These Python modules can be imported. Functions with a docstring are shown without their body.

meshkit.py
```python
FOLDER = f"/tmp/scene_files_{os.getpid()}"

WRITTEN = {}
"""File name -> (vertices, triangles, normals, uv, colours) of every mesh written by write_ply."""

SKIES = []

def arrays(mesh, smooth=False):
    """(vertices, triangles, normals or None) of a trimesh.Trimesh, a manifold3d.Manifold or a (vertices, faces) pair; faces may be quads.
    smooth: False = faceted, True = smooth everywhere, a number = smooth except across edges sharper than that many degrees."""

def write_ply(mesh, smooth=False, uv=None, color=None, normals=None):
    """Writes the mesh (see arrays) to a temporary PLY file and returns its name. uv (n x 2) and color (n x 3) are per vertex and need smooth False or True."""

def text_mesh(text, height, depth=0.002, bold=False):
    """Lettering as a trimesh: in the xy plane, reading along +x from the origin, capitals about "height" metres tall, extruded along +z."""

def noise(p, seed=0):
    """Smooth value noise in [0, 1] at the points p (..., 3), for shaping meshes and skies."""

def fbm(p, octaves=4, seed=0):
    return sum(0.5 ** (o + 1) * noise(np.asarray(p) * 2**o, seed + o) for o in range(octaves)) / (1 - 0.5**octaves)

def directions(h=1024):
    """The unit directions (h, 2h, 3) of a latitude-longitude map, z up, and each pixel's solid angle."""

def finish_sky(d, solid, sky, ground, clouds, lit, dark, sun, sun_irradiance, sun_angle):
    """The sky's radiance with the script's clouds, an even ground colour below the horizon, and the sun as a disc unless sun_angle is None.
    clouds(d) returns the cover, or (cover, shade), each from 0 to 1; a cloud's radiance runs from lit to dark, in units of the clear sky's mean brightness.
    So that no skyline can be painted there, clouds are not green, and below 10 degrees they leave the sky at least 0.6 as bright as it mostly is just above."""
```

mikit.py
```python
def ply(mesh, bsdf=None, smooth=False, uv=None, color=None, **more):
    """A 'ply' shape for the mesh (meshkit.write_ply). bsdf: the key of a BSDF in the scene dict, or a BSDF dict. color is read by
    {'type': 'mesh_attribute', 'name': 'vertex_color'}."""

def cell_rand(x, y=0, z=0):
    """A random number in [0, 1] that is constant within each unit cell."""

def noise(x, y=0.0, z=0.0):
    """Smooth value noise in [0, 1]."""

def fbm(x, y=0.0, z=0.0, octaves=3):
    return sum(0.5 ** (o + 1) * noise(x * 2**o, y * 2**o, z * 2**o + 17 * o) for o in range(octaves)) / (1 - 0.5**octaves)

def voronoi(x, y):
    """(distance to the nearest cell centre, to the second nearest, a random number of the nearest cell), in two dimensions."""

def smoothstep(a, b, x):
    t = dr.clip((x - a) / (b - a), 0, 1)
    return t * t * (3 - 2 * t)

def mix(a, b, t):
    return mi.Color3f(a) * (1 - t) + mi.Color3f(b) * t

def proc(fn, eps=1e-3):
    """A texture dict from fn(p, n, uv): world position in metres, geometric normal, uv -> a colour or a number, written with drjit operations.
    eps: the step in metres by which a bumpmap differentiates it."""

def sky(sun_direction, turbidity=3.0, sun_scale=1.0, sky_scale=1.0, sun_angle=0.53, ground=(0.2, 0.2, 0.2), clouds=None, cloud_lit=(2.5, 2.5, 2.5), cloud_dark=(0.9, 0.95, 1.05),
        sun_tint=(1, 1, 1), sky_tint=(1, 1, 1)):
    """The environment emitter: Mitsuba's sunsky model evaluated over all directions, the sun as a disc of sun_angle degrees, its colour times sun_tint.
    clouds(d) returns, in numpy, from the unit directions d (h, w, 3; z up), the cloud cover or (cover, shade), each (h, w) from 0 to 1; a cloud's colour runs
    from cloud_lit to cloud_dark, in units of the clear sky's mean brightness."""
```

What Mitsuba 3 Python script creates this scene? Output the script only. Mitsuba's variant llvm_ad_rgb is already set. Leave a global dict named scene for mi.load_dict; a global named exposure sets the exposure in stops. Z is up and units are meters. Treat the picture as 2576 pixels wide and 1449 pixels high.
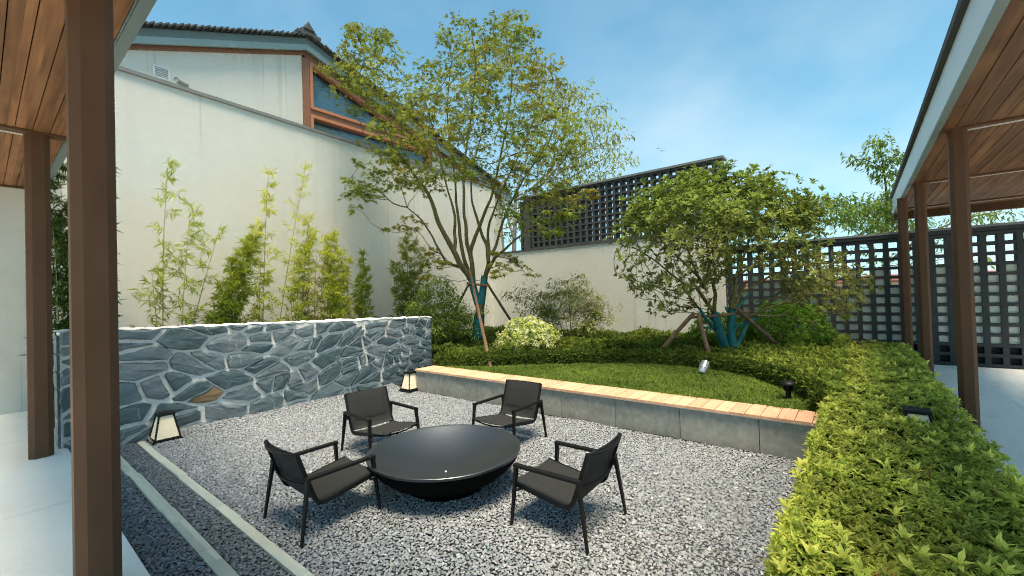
import math
import numpy as np, trimesh, drjit as dr, mitsuba as mi, mikit, meshkit
from shapely.geometry import Polygon, MultiPoint, box as sbox
from shapely.ops import voronoi_diagram
from shapely import affinity
from mikit import noise, fbm, voronoi, cell_rand, smoothstep, mix

T = mi.ScalarTransform4f
scene, labels = {'type': 'scene'}, {}
# World axes follow the courtyard: x runs along the garden wall away from the left walkway, y runs along the left walkway, z is up, gravel level is 0.
# ------------------------------------------------------------------ camera, sky, exposure
EYE = np.array([0, 0, 1.75])
_yaw, _pitch, _roll = math.radians(38.85935), math.radians(0.83404), math.radians(-1.70014)
_f0 = np.array([math.cos(_yaw), math.sin(_yaw), 0]); _r0 = np.array([math.sin(_yaw), -math.cos(_yaw), 0])
_fw = math.cos(_pitch) * _f0 + math.sin(_pitch) * np.array([0, 0, 1.0]); _u0 = -math.sin(_pitch) * _f0 + math.cos(_pitch) * np.array([0, 0, 1.0])
_up = -math.sin(_roll) * _r0 + math.cos(_roll) * _u0
scene['camera'] = {'type': 'perspective', 'fov_axis': 'x', 'fov': 2 * math.degrees(math.atan(1288 / 1083.0)), 'near_clip': 0.05, 'far_clip': 2000.0,
                   'to_world': T().look_at(origin=EYE.tolist(), target=(EYE + _fw).tolist(), up=_up.tolist())}


def sky_clouds(d):
    el = np.clip(d[..., 2], 0.02, 1)
    p = np.stack([d[..., 0] / (el + .35) * 1.3, d[..., 1] / (el + .35) * 1.3, el * 0.6], -1)
    a = meshkit.fbm(p * 1.7 + 3.1, 5, 3); b = meshkit.fbm(p * 4.0 + 9.0, 4, 8)
    wisp = np.clip((a * .75 + b * .25 - .40) / .28, 0, 1)
    low = np.clip(1 - el / .75, 0, 1)
    return np.clip(.04 + .42 * wisp * (.40 + .60 * low) + .26 * low ** 2.4, 0, 1), np.zeros_like(el)


scene['sky'] = mikit.sky((-0.20, -0.26, 1.0), turbidity=3, sun_scale=0.46, sky_scale=0.57, sun_angle=22, clouds=sky_clouds, cloud_lit=(1.75, 2.0, 2.1), ground=(.25, .26, .25),
                         sky_tint=(.72, 1.11, .95), sun_tint=(1.0, .985, .94))
exposure = 3.25

# ------------------------------------------------------------------ helpers
def R(seed): return np.random.default_rng(seed)


def add(key, mesh, mat, smooth=False, color=None):
    while key in scene:
        h, _, n = key.rpartition('_')
        key = f'{h}_{int(n) + 1:03d}' if len(n) == 3 and n.isdigit() else key + '_001'
    scene[key] = mikit.ply(mesh, mat, smooth=smooth, color=color)
    return key


COUNT = {}


def part(thing, name, mesh, mat, smooth=False, color=None, label=None, kind=None):
    """One part of a thing (thing may itself be a part), numbered on repeats."""
    base = f'{thing}__{name}'; n = COUNT.get(base, 0); COUNT[base] = n + 1
    key = base + (f'_{n:03d}' if n else '')
    scene[key] = mikit.ply(mesh, mat, smooth=smooth, color=color)
    kind = kind or ('stuff' if name in ('twigs', 'branches', 'crown', 'foliage', 'stems') else None)
    if label or kind:
        labels[key] = {k: v for k, v in (('label', label), ('kind', kind)) if v}
    return key


def tag(key, label, category=None, group=None, kind=None):
    labels[key] = {k: v for k, v in (('label', label), ('category', category), ('group', group), ('kind', kind)) if v}
    return key


_CB = np.array([[sx * a, sy * b, sz * c] for sx in (-1, 1) for sy in (-1, 1) for sz in (-1, 1) for a, b, c in ((1, 1, 0), (1, 0, 1), (0, 1, 1))], float)
_CBS = np.sign(np.array([[sx, sy, sz] for sx in (-1, 1) for sy in (-1, 1) for sz in (-1, 1) for _ in range(3)], float))
_t = trimesh.Trimesh(_CBS * (1 - .2 * (1 - np.abs(_CB))), process=False).convex_hull
_order = [int(np.argmin(np.linalg.norm(_t.vertices - p, axis=1))) for p in _CBS * (1 - .2 * (1 - np.abs(_CB)))]
_inv = np.zeros(24, int); _inv[_order] = np.arange(24); CBF = _inv[_t.faces]


def cbox(x0, x1, y0, y1, z0, z1, ch=.004):
    """A box with chamfered edges (44 triangles)."""
    c = np.array([(x0 + x1) / 2, (y0 + y1) / 2, (z0 + z1) / 2]); h = np.array([x1 - x0, y1 - y0, z1 - z0]) / 2
    ch = min(ch, h.min() * .8)
    return trimesh.Trimesh(c + _CBS * (h - ch * (1 - np.abs(_CB))), CBF, process=False)


def box(x0, x1, y0, y1, z0, z1):
    return trimesh.creation.box(bounds=[[x0, y0, z0], [x1, y1, z1]])


def cat(ms): return trimesh.util.concatenate(ms)


def bar(p0, p1, w0, h0, w1=None, h1=None, ref=(0, 0, 1)):
    """A rectangular bar between two points, with chamfered long edges."""
    w1, h1 = w1 or w0, h1 or h0
    p0, p1 = np.array(p0, float), np.array(p1, float); d = (p1 - p0) / np.linalg.norm(p1 - p0)
    a = np.cross(ref, d); a = a / np.linalg.norm(a); b = np.cross(d, a)
    rings = []
    for p, w, h in ((p0, w0, h0), (p1, w1, h1)):
        c = .15 * min(w, h)
        for s, t in ((-w / 2 + c, -h / 2), (w / 2 - c, -h / 2), (w / 2, -h / 2 + c), (w / 2, h / 2 - c), (w / 2 - c, h / 2), (-w / 2 + c, h / 2), (-w / 2, h / 2 - c), (-w / 2, -h / 2 + c)):
            rings.append(p + a * s + b * t)
    return trimesh.Trimesh(rings, process=False).convex_hull


def smooth_path(P, n):
    P = np.asarray(P, float)
    if len(P) < 3: return np.linspace(0, 1, n)[:, None] * (P[-1] - P[0]) + P[0]
    Q = np.vstack([2 * P[0] - P[1], P, 2 * P[-1] - P[-2]]); t = np.linspace(0, len(P) - 1 - 1e-9, n); i = t.astype(int); u = (t - i)[:, None]
    a, b, c, d = Q[i], Q[i + 1], Q[i + 2], Q[i + 3]
    return .5 * (2 * b + (c - a) * u + (2 * a - 5 * b + 4 * c - d) * u ** 2 + (3 * b - a - 3 * c + d) * u ** 3)


def tube(P, r, sides=8, caps=True, wob=0, seed=0):
    P = np.asarray(P, float); n = len(P); r = np.broadcast_to(np.asarray(r, float), (n,)).copy()
    t = np.gradient(P, axis=0); t /= np.linalg.norm(t, axis=1, keepdims=True) + 1e-12
    ref = np.array([0, 0, 1.0]) if abs(t[:, 2]).mean() < .8 else np.array([1.0, 0, 0])
    a = np.cross(t, ref); a /= np.linalg.norm(a, axis=1, keepdims=True) + 1e-12; b = np.cross(t, a)
    ang = np.arange(sides) * 2 * np.pi / sides
    rr = r[:, None] * (1 + wob * (meshkit.noise(np.stack(np.broadcast_arrays(np.cos(ang)[None] * 1.5 + seed, np.sin(ang)[None] * 1.5, np.arange(n)[:, None] * .6), -1)) - .5) * 2)
    v = (P[:, None] + rr[..., None] * (np.cos(ang)[None, :, None] * a[:, None] + np.sin(ang)[None, :, None] * b[:, None])).reshape(-1, 3)
    i, j = np.meshgrid(np.arange(n - 1), np.arange(sides), indexing='ij'); k = (j + 1) % sides
    f = np.concatenate([np.stack([i * sides + j, i * sides + k, (i + 1) * sides + k], -1).reshape(-1, 3), np.stack([i * sides + j, (i + 1) * sides + k, (i + 1) * sides + j], -1).reshape(-1, 3)])
    if caps:
        v = np.vstack([v, P[0], P[-1]]); m = np.arange(sides); o = (n - 1) * sides
        f = np.vstack([f, np.stack([(m + 1) % sides, m, m * 0 + n * sides], 1), np.stack([o + m, o + (m + 1) % sides, m * 0 + n * sides + 1], 1)])
    return trimesh.Trimesh(v, f, process=False)


def limb_mesh(P, r0, r1, sides=8, seg=.14, wob=.1, seed=0):
    L = np.linalg.norm(np.diff(np.asarray(P, float), axis=0), axis=1).sum(); n = max(4, int(L / seg))
    return tube(smooth_path(P, n), np.linspace(r0, r1, n), sides, wob=wob, seed=seed)


def prism(poly, axis, a, b):
    """Extrude a 2-D outline (list of (p, q)) from a to b along the axis ('x': (y,z), 'y': (x,z), 'z': (x,y))."""
    g = poly if hasattr(poly, 'exterior') else Polygon(poly)
    m = trimesh.creation.extrude_polygon(g, abs(b - a), engine='earcut'); v = m.vertices; lo = min(a, b)
    if axis == 'z': m.vertices = v + [0, 0, lo]
    elif axis == 'y': m.vertices = np.stack([v[:, 0], v[:, 2] + lo, v[:, 1]], 1); m.invert()
    else: m.vertices = np.stack([v[:, 2] + lo, v[:, 0], v[:, 1]], 1)
    return m


def lathe(profile, sides=48, centre=(0, 0, 0)):
    m = trimesh.creation.revolve(np.array(profile, float), sections=sides); m.apply_translation(centre); return m


def unit(v): return v / (np.linalg.norm(v, axis=-1, keepdims=True) + 1e-12)


def frames(d, n):
    d = unit(d); n = unit(n - (n * d).sum(-1, keepdims=True) * d)
    return np.stack([d, np.cross(n, d), n], -1)


def stamp(tv, tf, pos, rot, size, col):
    """Copies of a template under many placements as one mesh with vertex colours."""
    size = np.asarray(size, float); size = size[:, None] * np.ones(3) if size.ndim == 1 else size
    v = np.einsum('nij,nkj->nki', rot, tv[None] * size[:, None]) + pos[:, None]
    f = (tf[None] + (np.arange(len(pos)) * len(tv))[:, None, None]).reshape(-1, 3)
    return (v.reshape(-1, 3), f), np.repeat(col, len(tv), 0)


def leaf_template(w=.32, fold=.10, droop=.12, wide=.45):
    """A leaf one unit long with a folded midrib."""
    v = np.array([[0, 0, 0], [wide * .5, w * .38, fold * .5], [wide, w * .5, fold], [wide, 0, .02], [1, 0, -droop], [wide, -w * .5, fold], [wide * .5, -w * .38, fold * .5]])
    f = np.array([[0, 3, 2], [0, 2, 1], [3, 4, 2], [0, 5, 3], [0, 6, 5], [3, 5, 4]])
    return v, f


LEAF = (leaf_template()[0], leaf_template()[1])
LEAFQ = (np.array([[0, 0, 0], [.55, .17, .06], [.55, 0, .0], [1, 0, -.10], [.55, -.17, .06]]), np.array([[0, 2, 1], [1, 2, 3], [0, 4, 2], [2, 4, 3]]))
LEAF4 = (np.array([[0, 0, 0], [.45, .17, .05], [1, 0, -.1], [.45, -.17, .05]]), np.array([[0, 2, 1], [0, 3, 2]]))
BLADE = (np.array([[0, 0, 0], [.35, .07, .02], [1, 0, -.22], [.35, -.07, .02]]), np.array([[0, 2, 1], [0, 3, 2]]))
_a = np.radians([180, 118, 92, 62, 40, 0, -40, -62, -92, -118]); _rr = np.array([.12, .42, .2, .72, .26, 1.0, .26, .72, .2, .42])
_s = [(0, 0, .04)] + [(r * math.cos(a) , r * math.sin(a), -.22 * r * r) for a, r in zip(np.radians([150, 100, 75, 55, 27, 0, -27, -55, -75, -100, -150]), [.2, .62, .26, .86, .3, 1.0, .3, .86, .26, .62, .2])]
MAPLE = (np.array(_s), np.array([[0, i, i + 1] for i in range(1, 11)] + [[0, 11, 1]])[:, [0, 2, 1]])


FOL = 1.85


def rosettes(pos, axis, n, L, el, rng, tmpl, col, var=.25, jit=.35, yellow=0.):
    """n leaves around each point, spreading from its axis. el: (low, high) elevation over the axis' plane in degrees."""
    N = len(pos); axis = unit(axis)
    e1 = unit(np.cross(axis, np.where(np.abs(axis[:, 2:]) < .9, [[0, 0, 1.0]], [[1.0, 0, 0]]))); e2 = np.cross(axis, e1)
    az = rng.uniform(0, 6.283, (N, 1)) + np.arange(n)[None] * 2.4 + rng.normal(0, jit, (N, n)); ele = np.radians(rng.uniform(*el, (N, n)))
    rad = np.cos(az)[..., None] * e1[:, None] + np.sin(az)[..., None] * e2[:, None]
    d = np.cos(ele)[..., None] * rad + np.sin(ele)[..., None] * axis[:, None]; nn = np.cos(ele)[..., None] * axis[:, None] - np.sin(ele)[..., None] * rad
    nn = nn + rng.normal(0, .18, nn.shape)
    size = (np.broadcast_to(L, (N,))[:, None] * rng.uniform(.65, 1.15, (N, n))).reshape(-1)
    c = FOL * np.repeat(col, n, 0) * rng.uniform(1 - var, 1 + var, (N * n, 1))
    p = np.repeat(pos, n, 0)
    return stamp(*tmpl, p, frames(d.reshape(-1, 3), nn.reshape(-1, 3)), size, np.clip(c, 0, .9))


def joinv(parts):
    """Joins (mesh, colours) pairs."""
    vs, fs, cs, o = [], [], [], 0
    for (v, f), c in parts:
        vs.append(v); fs.append(f + o); cs.append(c); o += len(v)
    return (np.vstack(vs), np.vstack(fs)), np.vstack(cs)


# ------------------------------------------------------------------ materials
def rgb(*c): return {'type': 'rgb', 'value': list(c)}


VC = {'type': 'mesh_attribute', 'name': 'vertex_color'}


def principled(name, base, rough=.6, spec=.5, **kw):
    scene[name] = {'type': 'twosided', 'bsdf': {'type': 'principled', 'base_color': base if isinstance(base, dict) else rgb(*base), 'roughness': rough, 'specular': spec, **kw}}


def bumped(name, base, fn, height, eps=.003, rough=.7, spec=.4):
    scene[name] = {'type': 'twosided', 'bsdf': {'type': 'bumpmap', 'arbitrary': mikit.proc(fn, eps), 'scale': height,
                                               'bsdf': {'type': 'principled', 'base_color': base if isinstance(base, dict) else rgb(*base), 'roughness': rough, 'specular': spec}}}


def plaster(p, n, uv):
    big = fbm(p.x * .55 + p.y * .55, p.y * .3 - p.x * .2, p.z * .6, 3); fine = fbm(p.x * 9 + p.y * 9, p.z * 9, p.y * 5, 2)
    streak = smoothstep(.60, .86, noise((p.x + p.y) * 5.5, p.z * .16, 4)) * smoothstep(.35, .7, noise((p.x + p.y) * .7, p.z * .35, 9))
    thin = smoothstep(.72, .9, noise((p.x + p.y) * 17, p.z * .12, 14)) * smoothstep(.45, .75, noise((p.x + p.y) * 1.1, p.z * .5, 21))
    v = .90 + .16 * (big - .5) + .05 * (fine - .5) - .035 * streak - .12 * thin
    return mix((.73, .745, .69), (.70, .69, .62), smoothstep(.35, .7, big)) * v


def wood(ax, k=1.0):
    def fn(p, n, uv):
        l, w = (p.y, p.x) if ax == 'y' else (p.x, p.y)
        cell = cell_rand(dr.floor(w / .123 + .31), 3)
        g = fbm(l * 1.3 + 20 * cell, w * 38, cell * 9, 3); blot = fbm(l * 2.2, w * 9, 3 + cell * 5, 3)
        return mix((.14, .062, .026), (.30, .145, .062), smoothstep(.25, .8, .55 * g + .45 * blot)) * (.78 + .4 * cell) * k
    return fn


def slat_wood(p, n, uv):
    cell = cell_rand(dr.floor(p.y / .148 + .3), 7); g = fbm(p.x * 5 + 9 * cell, p.y * 120, cell * 4, 3)
    stain = smoothstep(.55, .8, fbm(p.x * 4, p.y * 3, 2, 3))
    return mix((.60, .335, .20), (.80, .50, .325), g) * (.80 + .28 * cell) * (1 - .18 * stain)


def cladding(p, n, uv):
    cell = cell_rand(dr.floor((p.y - .05) / .81), 5); a = fbm(p.y * 3, p.z * 3, cell * 9, 4); b = fbm(p.y * 24, p.z * 20, 3, 3)
    damp = smoothstep(.5, .8, fbm(p.y * 1.6, p.z * 5, 7, 3)); rust = smoothstep(.68, .82, fbm(p.y * 1.9 + 4, p.z * 3.2, 1, 3))
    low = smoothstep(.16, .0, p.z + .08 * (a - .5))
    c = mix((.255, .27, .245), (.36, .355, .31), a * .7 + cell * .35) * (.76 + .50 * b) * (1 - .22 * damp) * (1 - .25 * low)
    return mix(c, (.36, .26, .13), rust * .35)


def slate(c0, c1, seed):
    def fn(p, n, uv):
        tone = noise(p.x * 2.6 + seed, p.z * 3.4, seed); fine = fbm(p.x * 26, p.z * 30 + p.x * 14, seed, 4); cleave = fbm(p.x * 5 + p.z * 3 + seed, p.z * 30 - p.x * 9, seed, 3)
        vein = (1 - smoothstep(.0, .022, dr.abs(fbm(p.x * 4 + p.z, p.z * 5 - p.x * 2, seed + 4, 2) - .5))) * smoothstep(.52, .66, noise(p.x * 3, p.z * 3, seed + 2))
        return mix(mix(c0, c1, .45 * tone + .35 * fine + .25 * smoothstep(.35, .7, cleave)), (.40, .43, .44), .55 * vein)
    return fn


def rock_bump(p, n, uv): return fbm(p.x * 14, p.z * 26 + p.x * 6, p.y * 20, 4)


def mortar(p, n, uv):
    a = fbm(p.x * 16, p.z * 16, p.y * 16, 3); b = fbm(p.x * 2, p.z * 2.6, 3, 3)
    return mix((.52, .52, .50), (.84, .835, .81), .55 * a + .5 * b)


def deck(p, n, uv):
    a = fbm(p.x * 1.1, p.y * 1.1, 2, 4); b = noise(p.x * 140, p.y * 140, 5); s = smoothstep(.70, .78, fbm(p.x * 1.7, p.y * 9, 8, 3))
    joint = dr.maximum(1 - smoothstep(.0, .004, dr.abs(p.y / 1.8 - dr.round(p.y / 1.8)) * 1.8), 1 - smoothstep(.0, .004, dr.abs((p.x - .64) / 1.2 - dr.round((p.x - .64) / 1.2)) * 1.2))
    return mi.Color3f(.86, .86, .81) * (.9 + .18 * (a - .5) + .10 * (b - .5) - .08 * s) * (1 - .25 * joint)


def edging(p, n, uv):
    c = cell_rand(dr.floor(p.y / .86), dr.floor(p.x * 4), 3); a = fbm(p.x * 22, p.y * 9, 3, 4)
    return mix((.36, .42, .39), (.50, .53, .45), .6 * a + .5 * c) * (.85 + .25 * c)


def bark(p, n, uv):
    a = fbm(p.x * 30, p.y * 30, p.z * 5, 3); return mix((.065, .058, .022), (.17, .155, .062), a)


def stake_bark(p, n, uv):
    a = fbm(p.x * 34, p.y * 34, p.z * 9, 3); return mix((.09, .05, .03), (.30, .19, .12), a)


def wrap(p, n, uv):
    a = fbm(p.x * 22, p.y * 22, p.z * 16, 3); return mix((.008, .075, .085), (.02, .19, .20), a)


def wrap_bump(p, n, uv): return dr.abs(dr.sin(p.z * 95 + 4 * fbm(p.x * 9, p.y * 9, p.z * 5, 2))) + fbm(p.x * 50, p.y * 50, p.z * 60, 2)


def soil(p, n, uv):
    a = fbm(p.x * 14, p.y * 14, 3, 4); return mix((.015, .012, .008), (.06, .045, .03), a)


def dark_block(p, n, uv):
    a = fbm(p.y * 7, p.z * 7, p.x * 7, 3); return mix((.050, .056, .059), (.090, .098, .101), a)


def brown_paint(p, n, uv):
    a = fbm(p.x * 9, p.y * 9, p.z * 2.5, 3); return mix((.088, .047, .027), (.125, .068, .040), a)


principled('mat_plaster', mikit.proc(plaster), .9, .2)
principled('mat_soffit_y', mikit.proc(wood('y')), .6, .3)
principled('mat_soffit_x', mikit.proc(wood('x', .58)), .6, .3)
principled('mat_slat', mikit.proc(slat_wood), .65, .3)
principled('mat_cladding', mikit.proc(cladding), .75, .35)
for _i, (_a0, _a1) in enumerate((((.058, .090, .108), (.15, .20, .225)), ((.036, .064, .076), (.105, .155, .172)), ((.08, .112, .132), (.20, .245, .27)))):
    bumped(f'mat_slate_{_i}', mikit.proc(slate(_a0, _a1, 3.0 + 11 * _i)), rock_bump, .012, rough=.6)
bumped('mat_slate_rusty', mikit.proc(slate((.10, .085, .06), (.24, .16, .09), 5.0)), rock_bump, .012, rough=.7)
bumped('mat_mortar', mikit.proc(mortar), rock_bump, .012, rough=.95)
principled('mat_deck', mikit.proc(deck), .5, .4)
principled('mat_edging', mikit.proc(edging), .75, .35)
principled('mat_bark', mikit.proc(bark), .85, .2)
principled('mat_stake', mikit.proc(stake_bark), .85, .2)
bumped('mat_wrap', mikit.proc(wrap), wrap_bump, .004, rough=.8)
principled('mat_bounce_ground', (.30, .30, .28), .9, .2)  # pale tone added to bounce light up onto ceilings and walls
principled('mat_soil', mikit.proc(soil), .95, .1)
principled('mat_block_shaded', mikit.proc(lambda p, n, uv: mix((.020, .024, .025), (.044, .050, .052), fbm(p.y * 7, p.z * 7, p.x * 7, 3))), .7, .35)  # darker copy of the block colour, with the roof shade painted in
principled('mat_gravel_bed', (.05, .053, .056), .95, .1)
principled('mat_block', mikit.proc(dark_block), .75, .35)
principled('mat_column', mikit.proc(brown_paint), .55, .12)
principled('mat_trim', (.52, .22, .12), .5, .4)
principled('mat_house_brown', (.27, .135, .085), .55, .35)
principled('mat_fascia', (.135, .185, .185), .45, .45)
principled('mat_fascia_lit', (.50, .56, .57), .4, .5)  # paler copy of the fascia colour, sky light on its front painted in
principled('mat_moulding', (.24, .33, .33), .45, .45)
principled('mat_tile', (.075, .082, .085), .8, .3)
principled('mat_pale_strip', (.42, .44, .42), .6, .3)
principled('mat_coping', (.20, .21, .21), .75, .3)
principled('mat_black', (.006, .0063, .0066), .5, .3)
principled('mat_shaded_underside', (.004, .004, .004), .9, .05)  # near black: the shadow under the bowl is painted into this colour
principled('mat_dark_core', (.012, .014, .006), 1., .0)
principled('mat_white', (.68, .72, .72), .5, .4)
principled('mat_lantern', (.97, .84, .62), .8, .2)
principled('mat_silver', (.62, .64, .65), .28, .5, metallic=.85)
principled('mat_grey_metal', (.30, .32, .31), .5, .5)
principled('mat_bowl', (.11, .125, .14), .36, .5, metallic=.85)
principled('mat_blind', (.17, .36, .48), .8, .2)
principled('mat_interior', (.05, .085, .11), .9, .1)
principled('mat_stone', VC, .75, .35)
principled('mat_far_roof', (.16, .055, .045), .8, .2)
principled('mat_bird', (.12, .12, .12), .8, .2)
principled('mat_culm', (.30, .27, .10), .55, .4)
principled('mat_pale_bark', (.23, .22, .19), .85, .2)


def sling(p, n, uv):
    t = noise(p.x * 420, p.y * 420, p.z * 420); return mix((.017, .0185, .018), (.033, .0355, .0345), t)


principled('mat_sling', mikit.proc(sling), .7, .3)
scene['mat_glass'] = {'type': 'thindielectric', 'int_ior': 1.5}
scene['mat_frosted'] = {'type': 'principledthin', 'base_color': rgb(.90, .95, .88), 'roughness': .5, 'diff_trans': 1.15, 'spec_trans': 0.0}
scene['mat_leaf'] = {'type': 'principledthin', 'base_color': VC, 'roughness': .45, 'diff_trans': .75, 'spec_trans': 0.0, 'eta': 1.4}

# ------------------------------------------------------------------ the setting: ground, beds, paved walkways
WX = 11.8          # plane of the two lattice walls
WY = 10.4          # plane of the long garden wall
add('ground', cat([box(-400, 400, -400, 400, -.6, -.30)]), 'mat_bounce_ground'); tag('ground', 'plain ground around the courtyard, its pale colour added to bounce light onto walls and ceilings', kind='structure')
add('gravel_base', cat([box(.64, 5.25, -1.2, 7.5, -.3, -.012), box(5.25, 6.3, 6.0, 7.5, -.3, -.012)]), 'mat_gravel_bed'); tag('gravel_base', 'dark ground under the loose gravel of the courtyard', kind='structure')
add('planting_bed', cat([box(5.55, 6.2, -.65, 6.42, -.3, .36), box(6.2, WX, -.65, WY, -.3, .36), box(.64, 6.2, 7.5, WY, -.3, .5), box(.66, 5.12, -.65, .40, -.3, .02)]), 'mat_soil')
tag('planting_bed', 'dark soil of the raised planting beds behind the bench and stone wall', kind='structure')
add('walkway', cbox(-4.5, .64, -4, WY, -.3, .12, .008), 'mat_deck'); tag('walkway', 'pale stone floor of the covered walkway on the left', kind='structure')
add('walkway', cbox(.0, WX, -5.5, -.66, -.3, .12, .008), 'mat_deck'); tag('walkway_001', 'pale stone floor of the covered walkway on the right', kind='structure')

# gravel: real stones, one mesh per kind of gravel
def gravel(key, x0, x1, y0, y1, pitch, tone, seed, label, size=1.0):
    rng = R(seed)
    gx, gy = np.meshgrid(np.arange(x0, x1, pitch), np.arange(y0, y1, pitch), indexing='ij')
    p = np.stack([gx.ravel(), gy.ravel()], 1) + rng.uniform(-.55, .55, (gx.size, 2)) * pitch
    z = .012 * (meshkit.noise(np.c_[p * 1.4, p[:, :1] * 0]) - .5) * 2 + rng.uniform(-.006, .005, len(p))
    z += np.clip((p[:, 1] - 6.6) / .7, 0, 1) ** 2 * .07 * (p[:, 0] > 1.35)          # raked up against the stone wall
    z += np.clip((p[:, 0] - 4.85) / .25, 0, 1) ** 2 * .015
    keep = (np.abs(p[:, 0] - .99) > .049) & (np.abs(p[:, 0] - 1.285) > .043)
    p, z = p[keep], z[keep]; n = len(p)
    ov = np.array([[1, 0, 0], [-1, 0, 0], [0, 1, 0], [0, -1, 0], [0, 0, 1], [0, 0, -1], [.55, .6, .5], [-.5, -.6, .55]], float); of = trimesh.convex.convex_hull(ov); ov, of = of.vertices, of.faces
    parts = []
    for k in range(7):
        v = ov * (1 + rng.normal(0, .15, (len(ov), 1))) * np.array([1, .74, .52]) + rng.normal(0, .06, (len(ov), 3))
        s = np.arange(n) % 7 == k; m = s.sum()
        ax = unit(np.stack([rng.normal(0, .34, m), rng.normal(0, .34, m), np.ones(m)], 1)); th = rng.uniform(0, 6.283, m)
        rot = frames(np.stack([np.cos(th), np.sin(th), 0 * th], 1), ax)
        t = rng.normal(1, .2, m)[:, None] * np.array(tone) * (1 + rng.normal(0, .035, (m, 3)))
        light = rng.random(m) < .05; t[light] *= 1.5
        parts.append(stamp(v, of, np.c_[p[s], z[s]], rot, pitch * .80 * size * rng.uniform(.65, 1.25, m), np.clip(t, .01, .8)))
    mesh, col = joinv(parts)
    add(key, mesh, 'mat_stone', color=col); tag(key, label, 'gravel', kind='stuff')


gravel('gravel', 1.28, 5.10, -.15, 7.26, .0182, (.30, .325, .345), 1, 'pale grey crushed stone gravel covering the courtyard floor')
gravel('gravel', .64, 1.28, 0.9, 8.6, .0192, (.17, .19, .205), 2, 'dark grey gravel in the strip between the left walkway and the edging stones')

# two rows of flush edging stones
def edging_row(key, xc, w, y0, y1, lens, seed, label):
    rng = R(seed); y = y0; key0 = key
    tag(key, label, kind='structure')
    while y < y1:
        l = rng.uniform(*lens); dx = rng.normal(0, .003); e = min(y + l, y1)
        m = cbox(xc - w / 2 + dx, xc + w / 2 + dx, y + .002, e - .002, -.05, .012 + rng.uniform(-.002, .002), .003)
        m.apply_transform(trimesh.transformations.rotation_matrix(rng.normal(0, .004), [0, 0, 1], [xc, (y + e) / 2, 0]))
        part(key, 'stone', m, 'mat_edging'); y = e


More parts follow.
